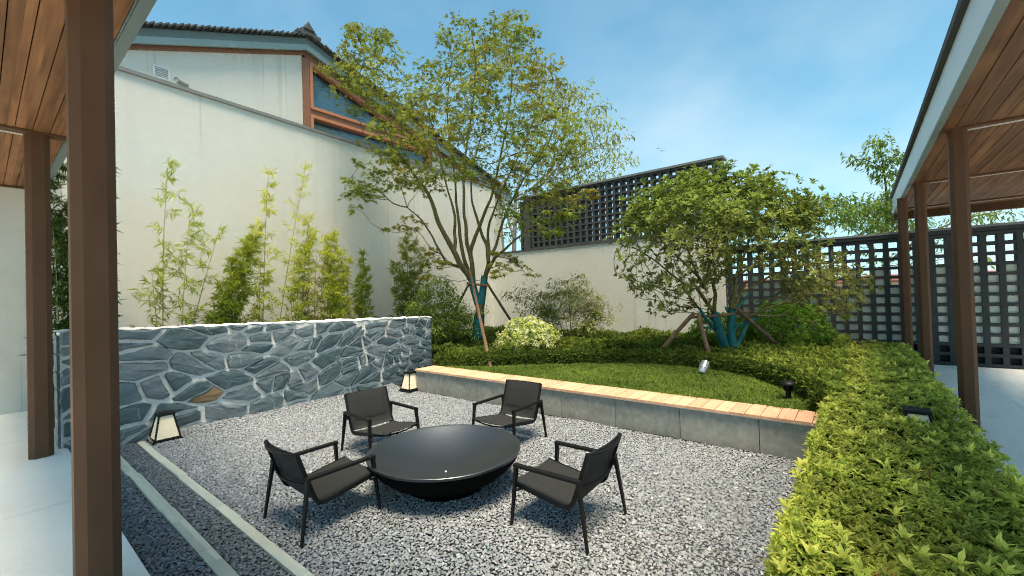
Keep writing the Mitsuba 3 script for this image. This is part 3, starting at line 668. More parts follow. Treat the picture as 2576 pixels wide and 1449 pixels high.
MAPLE_CLUSTERS = [(8.04,5.84,4.12,1.06),(8.56,8.43,7.81,1),(6.51,5.51,6.27,1.13),(9.99,6.52,4.35,0.82),(6.71,7.59,5.78,1.03),(8.45,6.92,8.49,0.9),(8.15,7.68,7.47,1.05),(7.66,6.42,3.84,1.08),(7.53,7.54,6.31,1.04),(6.68,9.2,7.14,1.17),(7.87,5.61,6.44,1.13),(7.71,5.57,5.45,0.92),(7.41,7.36,7.27,0.9),(8.61,6.68,5.09,1.19),(6.42,5.28,5.19,0.86),(5.85,7.96,4.92,1.19),(7.46,6.46,6.27,1.05),(8.69,6.23,7.6,1.03),(6.89,7.94,4.78,0.92),(8.22,6.63,4.07,0.85),(6.92,7.76,5.58,1.06),(7.51,9.18,6.98,1.09),(8.88,6.07,4.19,1.01),(6.46,8.42,5.94,1.09),(7.34,6.9,7.75,0.99),(9.05,6.03,7.21,0.99),(7.89,5.13,5.51,1.05),(6.36,6.76,4.64,0.92),(8.28,5.56,6.47,0.89),(9.24,6.7,6.82,0.9),(7.57,6.94,4.59,0.9),(7.38,7.46,4.9,0.86),(5.76,9.43,7.82,1.19),(6.39,8.67,7.51,0.84),(5.71,9.27,7.38,1.06),(6.08,7.17,6.07,1),(6.15,6.8,4.55,1.14),(8.28,6.17,3.53,1.06),(6.42,6.55,4.93,1.02),(7.41,5.81,5.35,1.07),(6.53,6.14,5.34,1.08),(7.22,6.37,6.79,1.14),(8.33,7.96,5.32,0.93),(8.01,6.24,3.43,0.99),(6.76,8.48,6.31,1.09),(5.7,9.59,7.33,0.82),(8.03,6.52,7.15,0.92),(6.51,6.21,5.53,0.82),(8.42,6.52,7.29,0.98),(6.05,8.25,6.14,1.1),(8.85,5.71,7.22,0.84),(7.64,9.34,5.74,1.05),(7.9,7.81,8.36,1.11),(8.62,6.58,4.26,0.81),(6.81,6.96,6.15,1.18),(9.28,5.61,6.64,1.1),(8.06,5.3,5.91,0.96),(5.73,9.19,7.05,0.91),(6.17,9.38,6.56,1.04),(8.7,5.73,3.47,0.86),(7.7,5.99,4.55,1.15),(6.7,7.29,6.23,0.81),(8.15,6.79,4.4,0.87),(6.92,8.3,6.31,1.02),(8.3,5.04,5.5,1.02),(8.62,8.19,5.83,1.01),(6.3,8.16,6.71,1.04),(7.3,5.99,6.93,1.02),(5.95,7.73,5.16,1.03),(5.88,6.85,4.99,0.8),(8.07,6.37,3.26,1.12),(7.87,7.06,8.16,1.16),(8.52,6.13,4.99,0.96),(7.21,6.54,7.17,1.2),(9.61,6.26,4.51,1.03),(8.2,6.7,5.82,1.11),(7.6,7.53,4.71,0.91),(6.68,8.24,5.6,1.18),(9.78,6.16,6.59,0.94),(8.97,8.77,7.47,0.83),(5.74,9.6,7.66,0.88),(6.76,5.01,4.82,1.08),(6.48,5.56,4.77,1.03),(6.14,9.21,6.8,1.19),(6.96,8.62,6.17,1.16),(7.03,7.63,7.33,1.13),(6.33,8.46,7.61,0.83),(7.65,7.47,7.88,1.02),(9.44,5.86,4.12,1.12),(8.65,5.99,6.34,1.13),(6.89,7.18,7.65,0.91),(7.38,7.71,7.84,1.06),(6.05,7.76,4.45,1),(6.3,8.45,5.7,1.03),(8.1,5.62,4.25,1.2),(9.03,8.16,6.31,0.8),(7.06,5.52,5.44,1),(9.22,5.57,5.1,0.88),(8.58,6.02,5.68,0.94),(8.85,6.02,7.44,0.8),(9.82,7.11,6.79,0.93),(6.45,8.59,4.83,0.94),(6.99,5.59,5.64,1.15),(8.29,8.81,6.86,0.82),(7.52,8.89,6.42,0.93),(6.49,7.6,4.83,0.89),(8.92,5.21,5.44,1.08),(5.91,9.57,4.65,1.1),(5.19,7.97,6.61,1.07),(7.84,5.55,6.71,1.03),(6.2,9.22,4.26,0.87),(8.47,7.2,6.21,1.16),(5.81,9.08,8.11,1.18),(5.87,8.93,4.67,0.92),(8.37,5.39,5.14,0.84),(5.68,8.25,6.09,0.98),(8.53,6.64,4.57,1.16),(6.32,9.6,8.05,0.97),(8.18,8.4,6.16,1.15),(7.4,6.62,6.5,0.88),(5.5,8.18,6.7,1.12),(7.54,5.9,5.12,0.89),(9.03,6.31,4.95,1.03),(5.67,5.88,5.07,1.12),(6.91,8.83,7.44,0.85),(6.01,5.96,4.8,1.03),(6.21,6.55,6.2,1.17),(5.59,9.09,7.83,0.88),(5.63,6.52,5.46,0.96),(9.09,5.48,4.38,1.13),(6.37,7.24,6.31,1.13),(7.98,6.32,8.23,1.01),(6.7,5.76,6.87,0.98),(7.26,5.37,4.76,0.84),(8.8,7.46,8.68,0.82),(8.52,5.15,3.66,1),(5.99,8.33,5.25,0.94),(6.13,8.58,6,1.15),(8.56,5.37,4.41,0.97),(6.26,8.74,8.17,0.83),(6.2,8.82,5.07,0.85),(8.22,5.98,7.62,1.08),(8.87,5.65,5.03,1.07),(6.61,6.15,6.94,1.01),(7.84,5.49,4.91,1.07),(9.18,5.78,4.92,0.86),(9.24,7.91,6.87,1.16),(7.09,5.49,6.7,0.94),(5.62,8.04,5.3,1.18),(6.54,9.06,4.55,0.91),(8.47,7.95,5.96,1.16),(9.19,7.42,5.3,0.85),(8.97,5.21,5.79,1.16),(8.24,5.45,4.69,0.94),(7.5,7.28,8.46,0.98),(6.61,9.23,7.5,0.92),(5.95,7.72,6.09,0.95),(7.13,5.77,5.93,1.03),(6.83,6.18,4.67,0.94),(8.01,5.98,7.74,0.86),(6.09,8.92,8.03,1.11),(9.25,5.95,3.85,1.09),(9.17,6.18,6.34,0.86),(8.93,5.37,4.75,1.16),(6.84,9.75,8.17,0.87),(8.07,7.76,7.8,0.87),(5.73,8.87,4.18,0.86),(9.32,7.24,7.04,0.99),(9.68,6.56,4.98,0.86),(9.77,6.25,6,0.95),(8.06,9.08,5.84,0.9),(8.52,7.65,6.55,0.82),(6.8,8.41,4.44,1.17),(9.31,7.05,7.46,1.02),(6.07,8.87,4.58,1.01),(8.56,7.97,6.86,1.19),(6.76,7.45,4.57,1.19),(7.39,8.7,5.62,0.96),(7.14,8.26,4.65,0.97),(8.08,8.74,6.4,1.09),(7.12,5.71,4.69,1.03),(5.6,8.06,6.4,1.04),(6.19,8.59,4.74,0.85),(9.5,5.77,6.28,1.04),(8.61,7,7.14,1.06),(7.89,6.12,7.62,1.09),(7.95,5.85,4.44,1.14),(5.3,7.61,5.33,0.96),(5.96,9.13,5.5,0.83),(9.19,6.42,3.92,1.19),(7.87,7.82,6.2,0.99),(6.04,7.77,4.99,0.98),(7.96,6.97,7.05,0.85),(8.87,5.8,6.55,1.11),(7.47,5.21,5.96,1.19),(6.7,9.45,8.44,1.15),(5.91,5.56,5.56,1.08),(9.02,8.1,5.89,1.15),(5.96,7.08,6.18,1.05),(7.72,6.74,4.48,1.08),(8.4,6.63,3.89,0.87),(7.68,7.29,8.29,1.13),(8.17,6.18,3.89,0.84),(8.81,5.69,7.48,1.17),(5.95,7.13,5.25,0.93),(5.65,7.06,5.9,0.85),(7.61,6.4,6.12,1.17),(6.42,9.34,5.43,1.13),(7.82,6.89,8.3,1.16),(5.53,8.78,6.62,0.97),(7.47,8.02,5.51,0.97),(5.68,9.24,4.3,1.12),(9.64,6.32,4.74,1.13),(6.76,8.32,7.03,0.96),(7.97,8.1,7.25,1.06),(6.99,8.27,7.2,1.19),(6.07,5.77,5.85,0.9),(7.89,5.26,4.85,1.19),(7.24,8.28,7.44,0.94),(7.62,7.02,7.32,1.19),(6.8,9.05,4.58,0.88),(9.71,7.35,6.58,1.08),(9.55,5.88,5.56,0.98),(7.03,7.45,4.62,1.05),(8.62,5.4,3.53,1.11),(6.95,8.55,5,1.05),(5.39,8.13,6.38,1.12),(8.79,6.39,4.03,0.99),(9.39,5.45,4.24,1.13),(7.91,6.49,4.53,0.89),(8.01,6.73,3.73,0.82),(8.03,6.13,8.02,1.08),(6.72,6.67,4.77,0.97),(8.22,6.92,4.98,1.15),(6.94,8.29,7.48,1.1),(7.21,7.42,7.38,1.05),(6.57,6.89,6.69,0.87),(6.02,8.94,7.46,0.92),(7.04,8.96,6.03,1.08),(8.88,5.67,6.97,1.17),(6.03,9.28,7.19,0.81),(5.6,8.77,7.6,1.16),(8.18,7.31,8.1,1.11),(7.33,5.89,7.07,0.99),(7.13,8.59,4.8,1.17),(9.9,7.35,5.39,1.07),(6.28,8,4.86,0.91),(7.01,8.06,7.56,1.07),(7.67,8.33,7.5,0.81),(6.82,6.22,6.35,1.02),(8.96,7.78,8.37,1.19),(9.51,7.26,7.33,0.99),(7.05,4.93,4.77,1.16),(8.35,7.42,4.99,1.2),(6.67,7.3,6.56,1.13),(5.73,8.92,4.45,0.9),(7.43,6.27,6.69,1.06),(6.36,8.79,6.65,0.97),(8.51,6.31,7.33,0.82),(8.21,6.68,7.95,0.89),(7.44,8.46,7.32,1.02),(5.17,9.32,7.04,1.17),(5.4,9.25,7.01,1.13),(6.06,9.87,7.3,0.88),(5.61,8.89,6.62,1),(5.81,9.66,6.54,1.15),(6.19,9.65,6.61,0.93),(5.64,9.64,7.8,0.63),(5.58,8.78,7.89,0.71),(6.05,8.58,8.07,0.68),(5.6,9.25,7.54,0.74),(5.69,8.74,7.29,0.68),(7.43,7.19,8.36,0.75),(7.69,6.34,8.12,0.65),(7,7.44,7.97,0.77),(8.56,5.4,7.24,0.7),(7.79,5.97,7.82,0.58),(6.79,8.24,3.56,0.58),(6.38,8.48,3.47,0.57),(6.66,8.46,3.43,0.72),(6.85,7.97,2.86,0.62),(7.01,7.81,2.62,0.76),(7.03,7.7,2.51,0.63),(6.63,7.66,2.64,0.64),(8.07,6.38,2.56,0.64),(8.24,6.23,2.41,0.74),(8.2,5.99,2.21,0.65),(7.63,6.4,2.36,0.7),(7.92,6.39,2.65,0.59),(8.49,5.46,3.16,0.62),(8.3,5.55,3.11,0.77),(8.1,5.63,3.23,0.59),(8.41,5.23,3.54,0.55),(5.38,9.03,4.49,0.58),(5.87,9.4,4.48,0.68),(6.62,8.48,3.72,0.58),(7.6,6.56,2.46,0.74),(8.71,5.24,3.95,0.69),(9.15,5.23,3.82,0.69)]
MAPLE_POLES = [[(6.05,5.44,0.38),(7.28,7.13,2.38)],[(8.87,6.87,0.63),(7.73,7.05,2.1)],[(7.57,8.48,0.72),(7.45,7.32,2.05)],[(7.38,7.34,2.05),(7.71,6.93,1.97)]]
rng = R(51); w = 'maple_tree'
tag(w, 'tall maple with feathery olive green crown and teal wrapped trunk behind the bench', 'tree')
trunk_part(w, 'trunk', MAPLE_TRUNK, .125, .105, 'mat_bark', 12, 1)
P = smooth_path(MAPLE_TRUNK, 30)
part(w, 'trunk_wrap', cat([tube(P[8:27], np.linspace(.150, .124, 19) + rng.normal(0, .002, 19), 16, caps=False)] + [tube(smooth_path(f, 14)[3:], np.linspace(.098, .082, 11) + rng.normal(0, .002, 11), 14, caps=False) for f in MAPLE_FORK]), 'mat_wrap', smooth=True)
for i, f in enumerate(MAPLE_FORK): trunk_part(w, 'fork', f, .092, .074, 'mat_bark', 10, 3 + i)
LP = []
for i, (p, a, b) in enumerate(MAPLE_LIMBS):
    trunk_part(w, 'limb', p, a, b, 'mat_bark', 8, 10 + i); LP.append(smooth_path(p, max(6, len(p) * 4)))
MC = np.array(MAPLE_CLUSTERS); LP = np.vstack(LP)
extra = MC[rng.integers(0, len(MC), 210)].copy(); extra[:, :3] += rng.uniform(-.42, .42, (210, 3)); extra[:, 3] *= rng.uniform(.5, .9, 210); extra = extra[extra[:, 1] < 10.15]
twigs, pool = twig_net(LP, MC[:, :3], .02, .005, rng)
twigs2, pool = twig_net(pool, extra[:, :3], .008, .003, rng, 4)
part(w, 'twigs', cat([twigs, twigs2]), 'mat_bark', smooth=True)
AC = np.vstack([MC, extra])
warm = .6 * np.clip(meshkit.noise(AC[:, :3] * .9 + 5) * 1.5 - .55, 0, 1)[:, None] * np.clip(rng.normal(.8, .4, (len(AC), 1)), 0, 1)
base = np.array([.122, .150, .026]) * (1 - warm) + np.array([.30, .205, .045]) * warm
base = base * rng.uniform(.75, 1.25, (len(AC), 1))
me, col = spray_leaves(AC[:, :3], AC[:, 3], 25, .33, .05, .100, MAPLE, base, rng)
ok = me[0][:, 1] < 10.36
part(w, 'crown', me, 'mat_leaf', color=col)
poles = MAPLE_POLES
w = 'tree_support'; tag(w, 'bark covered poles tied as a tripod around the maple trunk', 'tree support')
for i, (a, b) in enumerate(poles): trunk_part(w, 'pole' if i < 3 else 'crossbar', [a, (np.array(a) + b) / 2 + [.01, .02, 0], b], .036 if i < 3 else .03, .028, 'mat_stake', 8, 40 + i, .12)

EVERGREEN_CLUSTERS = [(9.5,1.45,2.34,0.98),(8.33,3.25,1.77,1.05),(8.19,2.37,3.55,1),(8.94,0.53,1.68,0.82),(9.8,1.05,2.07,0.87),(8.12,3.55,2.63,1.05),(8.08,1.98,2.01,1),(9.56,1.12,2.34,1.12),(9.96,0.47,1.25,1.01),(10.81,1.18,3.21,0.9),(7.95,2.2,3.57,0.92),(7.98,2.38,1.64,0.84),(10.16,0.14,1.56,0.93),(8.49,2.03,1.93,1.15),(9.8,1.93,3.04,1.1),(9.3,2.34,2.43,0.97),(8.37,2.55,1.73,1.07),(6.72,1.91,2.42,1.03),(7.55,3.29,2.92,1.07),(8.37,1.59,2.56,1.08),(8.5,2.8,3.66,1.09),(8.32,2.59,3.83,1.09),(8.09,1.83,3.51,1.13),(9.43,1.53,2.73,0.86),(7.81,3.69,2.13,0.94),(9.78,1.62,3.28,0.83),(7.3,2.5,2.96,1.12),(9.48,1.68,3.64,1.08),(9.55,1.27,3.74,0.99),(7.36,2.9,3.11,1.13),(10.07,0.69,2.78,1.05),(9.3,0.97,3.16,0.92),(10.74,1.94,2.96,1),(9.02,0.89,2.49,1.1),(8.01,1.05,2.7,0.94),(10.18,2.36,3.16,1.15),(8.96,0.64,1.67,0.92),(8.78,3.05,3.47,1.03),(10.01,3.13,2.78,1.11),(7.89,1.22,2.93,0.83),(7.38,2.74,3.15,1.14),(9.84,1.92,3.58,0.8),(7.87,1.17,2.41,1.14),(9.96,0.3,2.1,0.84),(9.65,0.6,3.04,0.81),(9.21,2.89,2.46,0.9),(9.84,2.33,2.27,1.13),(7.31,2.71,2.84,1.07),(8.58,3.26,3.3,0.89),(8.29,1.71,2.21,0.88),(9.26,0.84,2.98,1.07),(8.09,3.2,2.68,0.91),(7.27,2.95,2.98,0.94),(8.33,2.14,2,0.95),(10.44,0.1,1.89,0.81),(10.39,0.82,2.39,0.96),(10.7,0.3,2.27,1.13),(9.81,0.73,2.27,0.91),(7.73,2.76,2.45,0.91),(8.42,2.77,3.13,0.91),(10.81,0.48,1.44,0.88),(8.57,1.69,3.57,0.94),(9.17,0.92,2.7,0.99),(9.34,3.32,2.86,1.05),(7.08,2.58,3.01,1.12),(9.69,3.2,2.28,0.98),(9.53,1.23,3.55,0.94),(10.83,0.59,1.57,0.96),(7.81,1.55,2.45,1.07),(8.35,1.43,3.52,0.83),(8.6,3.58,2.2,0.87),(9.86,1.91,3.45,0.94),(8.41,3.64,2.33,0.84),(7.71,2.11,2.85,1.13),(11.28,0.19,1.79,0.95),(8.38,2.34,2.74,1.08),(8.99,1.69,3.74,1.1),(8.39,1.68,3.41,0.83),(9.54,3,3.32,1.09),(9.49,2.17,3.66,1.03),(8.26,2.5,2.05,0.96),(10.02,1.62,3.53,0.83),(10.38,0.11,2.04,0.94),(9.11,2.06,2.09,0.89),(10.07,1.94,2.97,0.97),(9.5,2.02,3.19,0.89),(10.57,0.03,1.63,0.85),(10.54,1.72,3.13,0.88),(9.67,0.78,1.45,0.89),(9.58,0.82,3.11,0.86),(8.6,1.3,2.1,1.09),(8.78,1.12,3.11,0.84),(10.16,1.2,3.15,0.98),(7,2.36,1.9,0.87),(9.04,1.81,3.07,1),(9.39,2.66,3.56,0.87),(9.24,1.09,3.37,1.12),(8.91,1.71,3.82,0.92),(8.51,2.41,1.88,1.11),(7.96,2.76,2.83,0.98),(8.69,0.3,1.77,0.97),(10.26,0.22,2.06,0.81),(7.86,1.41,2.84,0.95),(10.69,1.18,2.23,0.85),(7.39,2.83,3.19,1.05),(9.59,0.68,2.12,0.97),(9.81,0.99,1.76,0.84),(8.11,3.08,1.97,1.13),(7.84,1.37,3.03,1.08),(8.98,3.45,2.89,0.96),(9.89,0.58,2.98,1.06),(7.61,2.62,3.38,1),(7.73,2.14,2.1,1.01),(8.52,2.82,2.02,0.87),(9.28,0.65,3.2,1.12),(8.54,1.37,3.41,1.07),(10.17,0.26,1.32,0.93),(7.6,2.49,3.09,0.87),(7.74,3.16,2.5,1.06),(8.35,2.24,1.9,0.83),(8.83,2.3,2.29,1),(7.65,1.91,2.92,0.94),(9.29,2.83,3.59,1),(9.01,3.22,2.68,1.09),(7.26,2.98,2.74,0.96),(7.57,1.74,2.4,1.05),(9,1.97,2.81,1.08),(10.34,1.01,2.1,1.02),(9.03,0.9,2.94,1.1),(9.42,2.26,3.9,0.86),(10.08,0.82,2.89,1.08),(10.42,0.06,1.44,1.12),(8.96,0.83,2.37,0.82),(9.94,0.84,2.64,1),(8.89,2.28,3.93,0.88),(10.28,0.21,2.3,1.03),(8.76,3,2.42,0.99),(7.54,2.2,3.06,0.89),(8.47,2.46,2.16,0.81),(9.2,3.42,2.13,0.93),(10.06,1.27,2.3,1.11),(9.46,0.71,2.62,0.93),(9.7,1.35,2.52,0.9),(8.12,2.83,1.39,1.05),(8.21,2.09,3.5,1.12),(9.7,0.71,2.5,0.92),(7.09,1.88,2.86,0.92),(10.31,-0,1.81,0.81),(8.44,0.99,3.13,0.87),(10.45,1.48,2.4,1.02),(8.9,1.21,2.09,0.86),(7.86,3.45,2.2,0.86),(7.16,2.89,2.09,1.11),(9.65,0.56,2.29,0.86),(9.93,0.32,1.5,0.93),(8.27,1.43,2.17,0.99),(10.34,1.83,2.53,1.13),(7.29,3.19,1.95,1.13),(8.23,2.13,3.24,0.84),(9.35,1.96,3.84,1.08),(8.24,2.27,1.7,1.02),(7.42,3.51,2.47,1.04),(7.7,2.17,2.23,1.02),(7.66,2.09,2.33,0.99),(9.05,1.91,2.7,0.85),(8.84,2.18,1.75,0.81),(8.54,2.23,1.61,1.14),(7.75,2.27,1.99,0.94),(9.96,0.92,1.57,0.95),(11.03,0.71,1.91,1.03),(9.39,1.83,2.32,0.89),(10.81,1.41,2.76,1.14),(9.17,2.92,2.36,1.11),(10.08,0.33,1.94,1.04),(9.95,0.89,1.71,0.96),(8.83,0.71,1.82,1.05),(10.8,0.36,1.35,0.97),(7.56,2.99,1.86,1.04),(8.23,2,2.78,0.81),(9.64,1.58,3.86,0.92),(10.53,0.71,2.98,1.03),(7.23,2.74,2.51,1.15),(8.37,2.32,3.2,1.09),(7.52,1.54,2.66,0.87),(7.33,2.64,1.75,0.91),(7.21,3.31,2.55,0.92),(9.11,1.97,2.5,1.06),(9.58,2.33,2.6,0.92),(10.84,1.53,2.99,1.01),(7.59,2.83,3.36,1.11),(10.45,0.97,3.03,0.94),(9.89,1.09,1.77,1.08),(8.13,0.96,2.41,0.95),(8.29,2.95,3.59,0.85),(9.4,1.34,3.72,0.99),(9.68,0.98,3.41,1.04),(9.34,2.25,2.78,1.14),(8.38,3.34,2.39,0.91),(7.64,2.53,2.36,1.12),(8.16,3.49,2.76,0.85),(9.52,1.19,2.15,0.8),(9.04,2.67,3.13,1.1),(8.93,0.65,1.88,1.01),(9.03,1.97,1.95,1),(7.71,2.13,2.75,1.05),(9.5,2.18,2.71,1.1),(8.77,2.72,3.35,1.11),(8.5,2.77,1.6,0.91),(10.27,0.95,2.32,0.81),(8.76,0.8,2.68,1.12),(8.89,3.19,2.05,0.91),(9.2,2.38,3.28,0.95),(10.17,0.67,2.46,1.03),(10.26,0.43,2.54,0.96),(9.26,1.72,3.45,0.95),(8.36,1.22,2.82,1.12),(10.45,0.85,3.14,0.94),(9.93,1.07,2.37,0.96),(8.57,2.16,1.9,0.86),(10.07,0.79,2.04,1.02),(7.03,2.54,2.68,0.84),(8.51,2.54,1.4,0.87),(7.16,2.38,2.77,0.89),(8.16,2.63,1.47,1.05),(9.17,1.74,2.41,1.11),(10.39,1.41,3.45,0.89),(9.43,2.8,3.69,0.93),(7.83,2.77,3,1.04),(8.23,3.77,2.38,1.1),(8.7,2.28,2.6,1.14),(8.12,2.12,3.64,0.82),(8.03,3.03,1.75,1.15),(9.77,2.05,2.45,0.8),(10.15,1.7,3.65,0.81),(9.08,1.4,3.68,0.8),(7.6,1.65,3.19,1.08),(7.95,1.04,2.78,0.82),(7.99,2.67,1.38,0.9),(9.68,3.21,2.78,0.86),(8.55,3.01,1.64,1.06),(9.75,0.35,2.2,0.8),(9.14,2.1,2.9,0.98),(9.31,1.13,2.89,0.87),(8.85,1.61,3.79,0.97),(7.19,2.11,3.1,1.13),(7.34,1.87,3.19,0.85),(8.71,0.46,1.88,1.06),(9.14,3.13,1.8,1.05),(8.27,0.51,1.95,0.85),(7.16,1.61,2.87,1),(8.26,2.63,3.72,1.02),(9.47,2.94,1.91,0.8),(8.89,2.41,3.88,1.08),(8.28,3.53,2.09,0.83),(10.38,1.56,2.95,0.9),(8.33,3.48,1.81,1.05),(7.85,2.94,1.87,0.93),(9.32,0.73,1.56,0.9),(8.91,3.09,2.61,1.13),(9.2,2.62,3.06,0.96),(9.81,0.77,3.41,1.05),(8.13,2.73,1.47,0.85),(9.5,1.4,3.41,0.81),(9.15,2.2,3.51,0.81),(7.35,1.89,2.36,1.05),(9.71,2.89,3.04,1.01),(6.98,3.16,2.41,0.95),(10.16,2.33,3.44,1),(8.47,3.62,2.46,1),(9.15,1.46,1.99,1.05),(8.76,1.87,3.85,1.08),(10.17,1.76,2.74,1.05),(8,2.94,2.4,1.12),(8.71,2.04,1.78,0.95),(8.4,1.24,2.56,1.09),(10.26,1.58,3.63,0.92),(7.7,3.23,1.94,0.89),(9.01,1.19,1.93,0.85),(7.67,2.56,3.34,1.01),(7.38,2.71,2.95,0.92),(9.84,1.34,3.19,1.12),(9.65,2.05,3.71,0.94),(10.33,1.82,3.57,0.98),(8.66,2.38,1.53,1.13),(8.42,3.18,2.92,1.12),(8.91,0.76,2.08,1.14),(7.85,3.17,1.73,0.82),(7.94,3.53,2.05,1.09),(9.33,1.02,1.88,0.98),(9.1,2.14,3.94,1.11),(7.63,2.12,3.41,1.04),(9.35,0.92,1.88,1.1),(9.66,0.2,1.95,0.87),(8.85,1.8,3.84,0.98),(7.96,1.67,3.14,1.13),(10.91,0.08,1.79,1.08),(8.15,2.51,1.46,0.99),(8.23,1.52,3.14,0.81),(8.98,0.9,2.19,0.85),(8.78,2.9,1.79,1.13),(7.95,2.56,2.63,1.14),(8.68,2.55,3.92,1.11),(8.57,2.54,3.73,0.83),(7.84,3.25,2.68,1.05),(9.2,0.66,3.05,0.92),(8.89,2.63,2.29,1.09),(7.88,3.3,3.02,1.11),(9.08,1.09,1.92,0.9),(8.17,1.2,3.07,0.81),(7.81,2.48,2.07,1.05),(10.13,1.97,3.34,1.05),(9.28,2.77,2.43,1.07),(8.64,2.29,2.12,1.09),(11.22,0.63,2.21,0.88),(9.48,0.88,3.4,0.82),(10.59,0.45,1.56,1.03),(9.21,1.56,2.82,0.96),(7.17,2.94,2.82,1.11),(8.86,1.85,2.93,0.9),(8.03,3.14,3.43,0.92),(8.9,1.96,3.81,1.01),(10.2,1.49,3.18,1.14),(10.75,0.5,1.69,0.85),(10.2,0.84,3.39,0.82),(10.44,1.46,2.26,1.06),(7.65,3.63,2.34,1.08),(8.87,0.98,2.58,1.13),(8.38,1.37,3.48,1.12),(9.8,1.05,3.54,0.83),(7.89,3.26,1.63,0.91),(9.34,1.67,2.07,0.83),(7.21,2.85,2.88,1),(9.06,1.04,3.12,0.87),(9.7,2.72,3.3,0.99),(7.99,1.82,3.26,0.97),(8.84,2.18,3.29,0.94),(9.08,0.86,3.2,1.04),(9.61,1.35,3.63,0.91),(10.27,1.24,2.48,0.93),(7.86,2.83,3.38,0.81),(7.62,3.43,2.95,1.14),(7.58,2.44,1.92,0.82),(10.8,1.95,3.12,1.11),(8.75,2.62,1.85,1.04),(7.59,3.33,3.02,0.89),(7.76,2.38,3.41,0.93),(9.12,1.1,3.49,0.94),(10.07,2.46,3.39,0.98),(8.08,2.9,1.53,0.93),(11.06,1.14,2.54,1),(7.88,2.69,3.54,0.83),(10.06,0.61,3.22,1.12),(10.89,0.43,2.03,1.07),(8.35,2.27,2.52,0.85),(9.68,0.88,1.48,0.83),(8.66,1.97,1.86,1.12),(8.39,1.08,2.43,0.99),(8.11,2.48,2.74,0.92),(8.1,3.19,1.6,1.01),(9.65,0.1,1.66,1.06),(8.34,2.38,1.62,0.91),(10.06,0.48,2.45,0.82),(7.78,3.17,3.17,1.09),(8.79,0.57,2.2,1.02),(9.58,1.03,1.66,0.88),(10.88,1.21,2.55,1.12),(7.02,2.89,2.34,0.86),(9.69,0.76,3.2,0.87),(9.56,1.88,2.23,0.94),(7.6,3.2,3.14,0.98),(9.23,1,2.8,1.11),(10.07,1.4,3.62,0.93),(7.83,2.26,1.73,0.9),(7.92,2.74,2.1,1.04),(7.99,1.95,3.48,1.04),(10.35,0.56,1.34,0.8),(9.82,0.74,2.93,0.88),(10.19,1.28,3.47,1.04),(9.09,2.27,3.88,1.1),(9.32,0.88,3.12,0.94),(7.84,2.53,3.41,1.01),(10.26,0.58,1.78,0.83),(8.61,2.97,3.04,1.1),(7.21,1.59,2.76,0.81),(8.86,2.96,3.43,0.84),(8.1,1.54,2.93,0.97),(8.36,2.33,3.85,0.82),(10.39,1.46,2.81,0.8),(10.06,1.18,2.87,1.05),(9.34,1.23,3.41,0.82),(7.54,2.41,3.23,1.1),(9.59,2.55,3.71,0.91),(7.53,2.77,2.64,0.97),(8.86,2.37,3.45,1.09),(9.94,2.37,2.48,1.04),(7.49,1.28,2.84,0.91),(9.75,2.01,3.59,1.11),(10.18,0.63,2.7,0.96),(9.37,1.61,3.86,0.86),(9.22,0.27,1.7,1.04),(9.15,2,2.63,1.02),(9.5,1.52,2.85,0.85),(9.87,2.39,3.16,0.91),(7.95,2.95,3.58,0.83),(8.28,2.75,3.73,1.05),(8.1,2.57,3.57,1.12),(9.75,2.17,3.49,0.97),(6.73,2.24,2.63,0.9),(9.95,0.26,1.88,0.96),(10.74,1.71,3.25,0.85),(9.64,1.22,3.67,0.81),(8.36,1.51,3.01,0.87),(7.95,2.17,2.59,0.85),(8.85,3.11,3.37,0.83),(9.7,1.81,2.25,0.92),(6.65,2.18,2.37,1.09),(8.75,2.12,3.54,1.13),(8.71,1.88,2.15,0.87),(9.95,1.89,3.76,0.95),(7.62,3.47,2.7,0.96),(9.09,3.24,3.06,1.1),(7.55,2.62,1.52,0.94),(8.66,1.1,2.99,0.97),(10.21,0.44,1.33,0.9),(8.72,0.64,1.75,0.8),(7.81,1.71,2.28,0.83),(9.98,0.78,2.19,0.92),(7.65,1.56,3.01,1),(9.03,0.84,2.61,0.82),(8.63,2.54,1.52,0.92),(9.4,0.79,2.91,1.06),(8.55,2.02,3.26,1.07),(10.3,0.14,1.28,0.86),(8.94,2.57,3.87,1.01),(8.31,1.1,2.33,1.02),(10.76,0.99,2.02,0.98),(9.44,2.98,2.6,0.83),(8.89,1.33,3.49,1.14),(10.27,0.28,2.35,0.91),(10.55,0.6,2.5,0.9),(8.05,3.41,2.64,0.95)]
EVERGREEN_WRAPS = [([(8.82,2,0.62),(8.76,2.02,0.76),(8.7,2.06,0.96),(8.64,2.08,1.12),(8.58,2.11,1.29)],0.085,0.066),([(8.9,1.89,0.62),(8.91,1.89,0.74),(8.91,1.91,0.92),(8.92,1.9,1.08),(8.94,1.89,1.25),(8.95,1.89,1.35)],0.085,0.062),([(8.88,1.91,0.8),(8.89,1.84,0.95),(8.89,1.79,1.02),(8.91,1.7,1.11)],0.03,0.024),([(8.96,1.81,0.68),(9.05,1.77,0.79),(9.13,1.73,0.92),(9.22,1.68,1.07),(9.33,1.6,1.12),(9.42,1.55,1.16)],0.042,0.032),([(8.7,2.13,0.98),(8.53,2.18,1.1),(8.36,2.22,1.22),(8.21,2.25,1.37)],0.034,0.024),([(8.73,2.09,1.09),(8.74,2.18,1.14),(8.78,2.24,1.23),(8.83,2.29,1.28)],0.024,0.018),([(8.71,2.12,0.98),(8.53,2.19,1.01),(8.36,2.23,1.04)],0.018,0.014),([(8.88,1.9,1.25),(8.95,1.97,1.31),(9.04,2.02,1.38)],0.02,0.016),([(8.93,1.84,1.32),(9.09,1.79,1.4),(9.25,1.75,1.47),(9.43,1.7,1.59),(9.59,1.65,1.66)],0.024,0.018)]
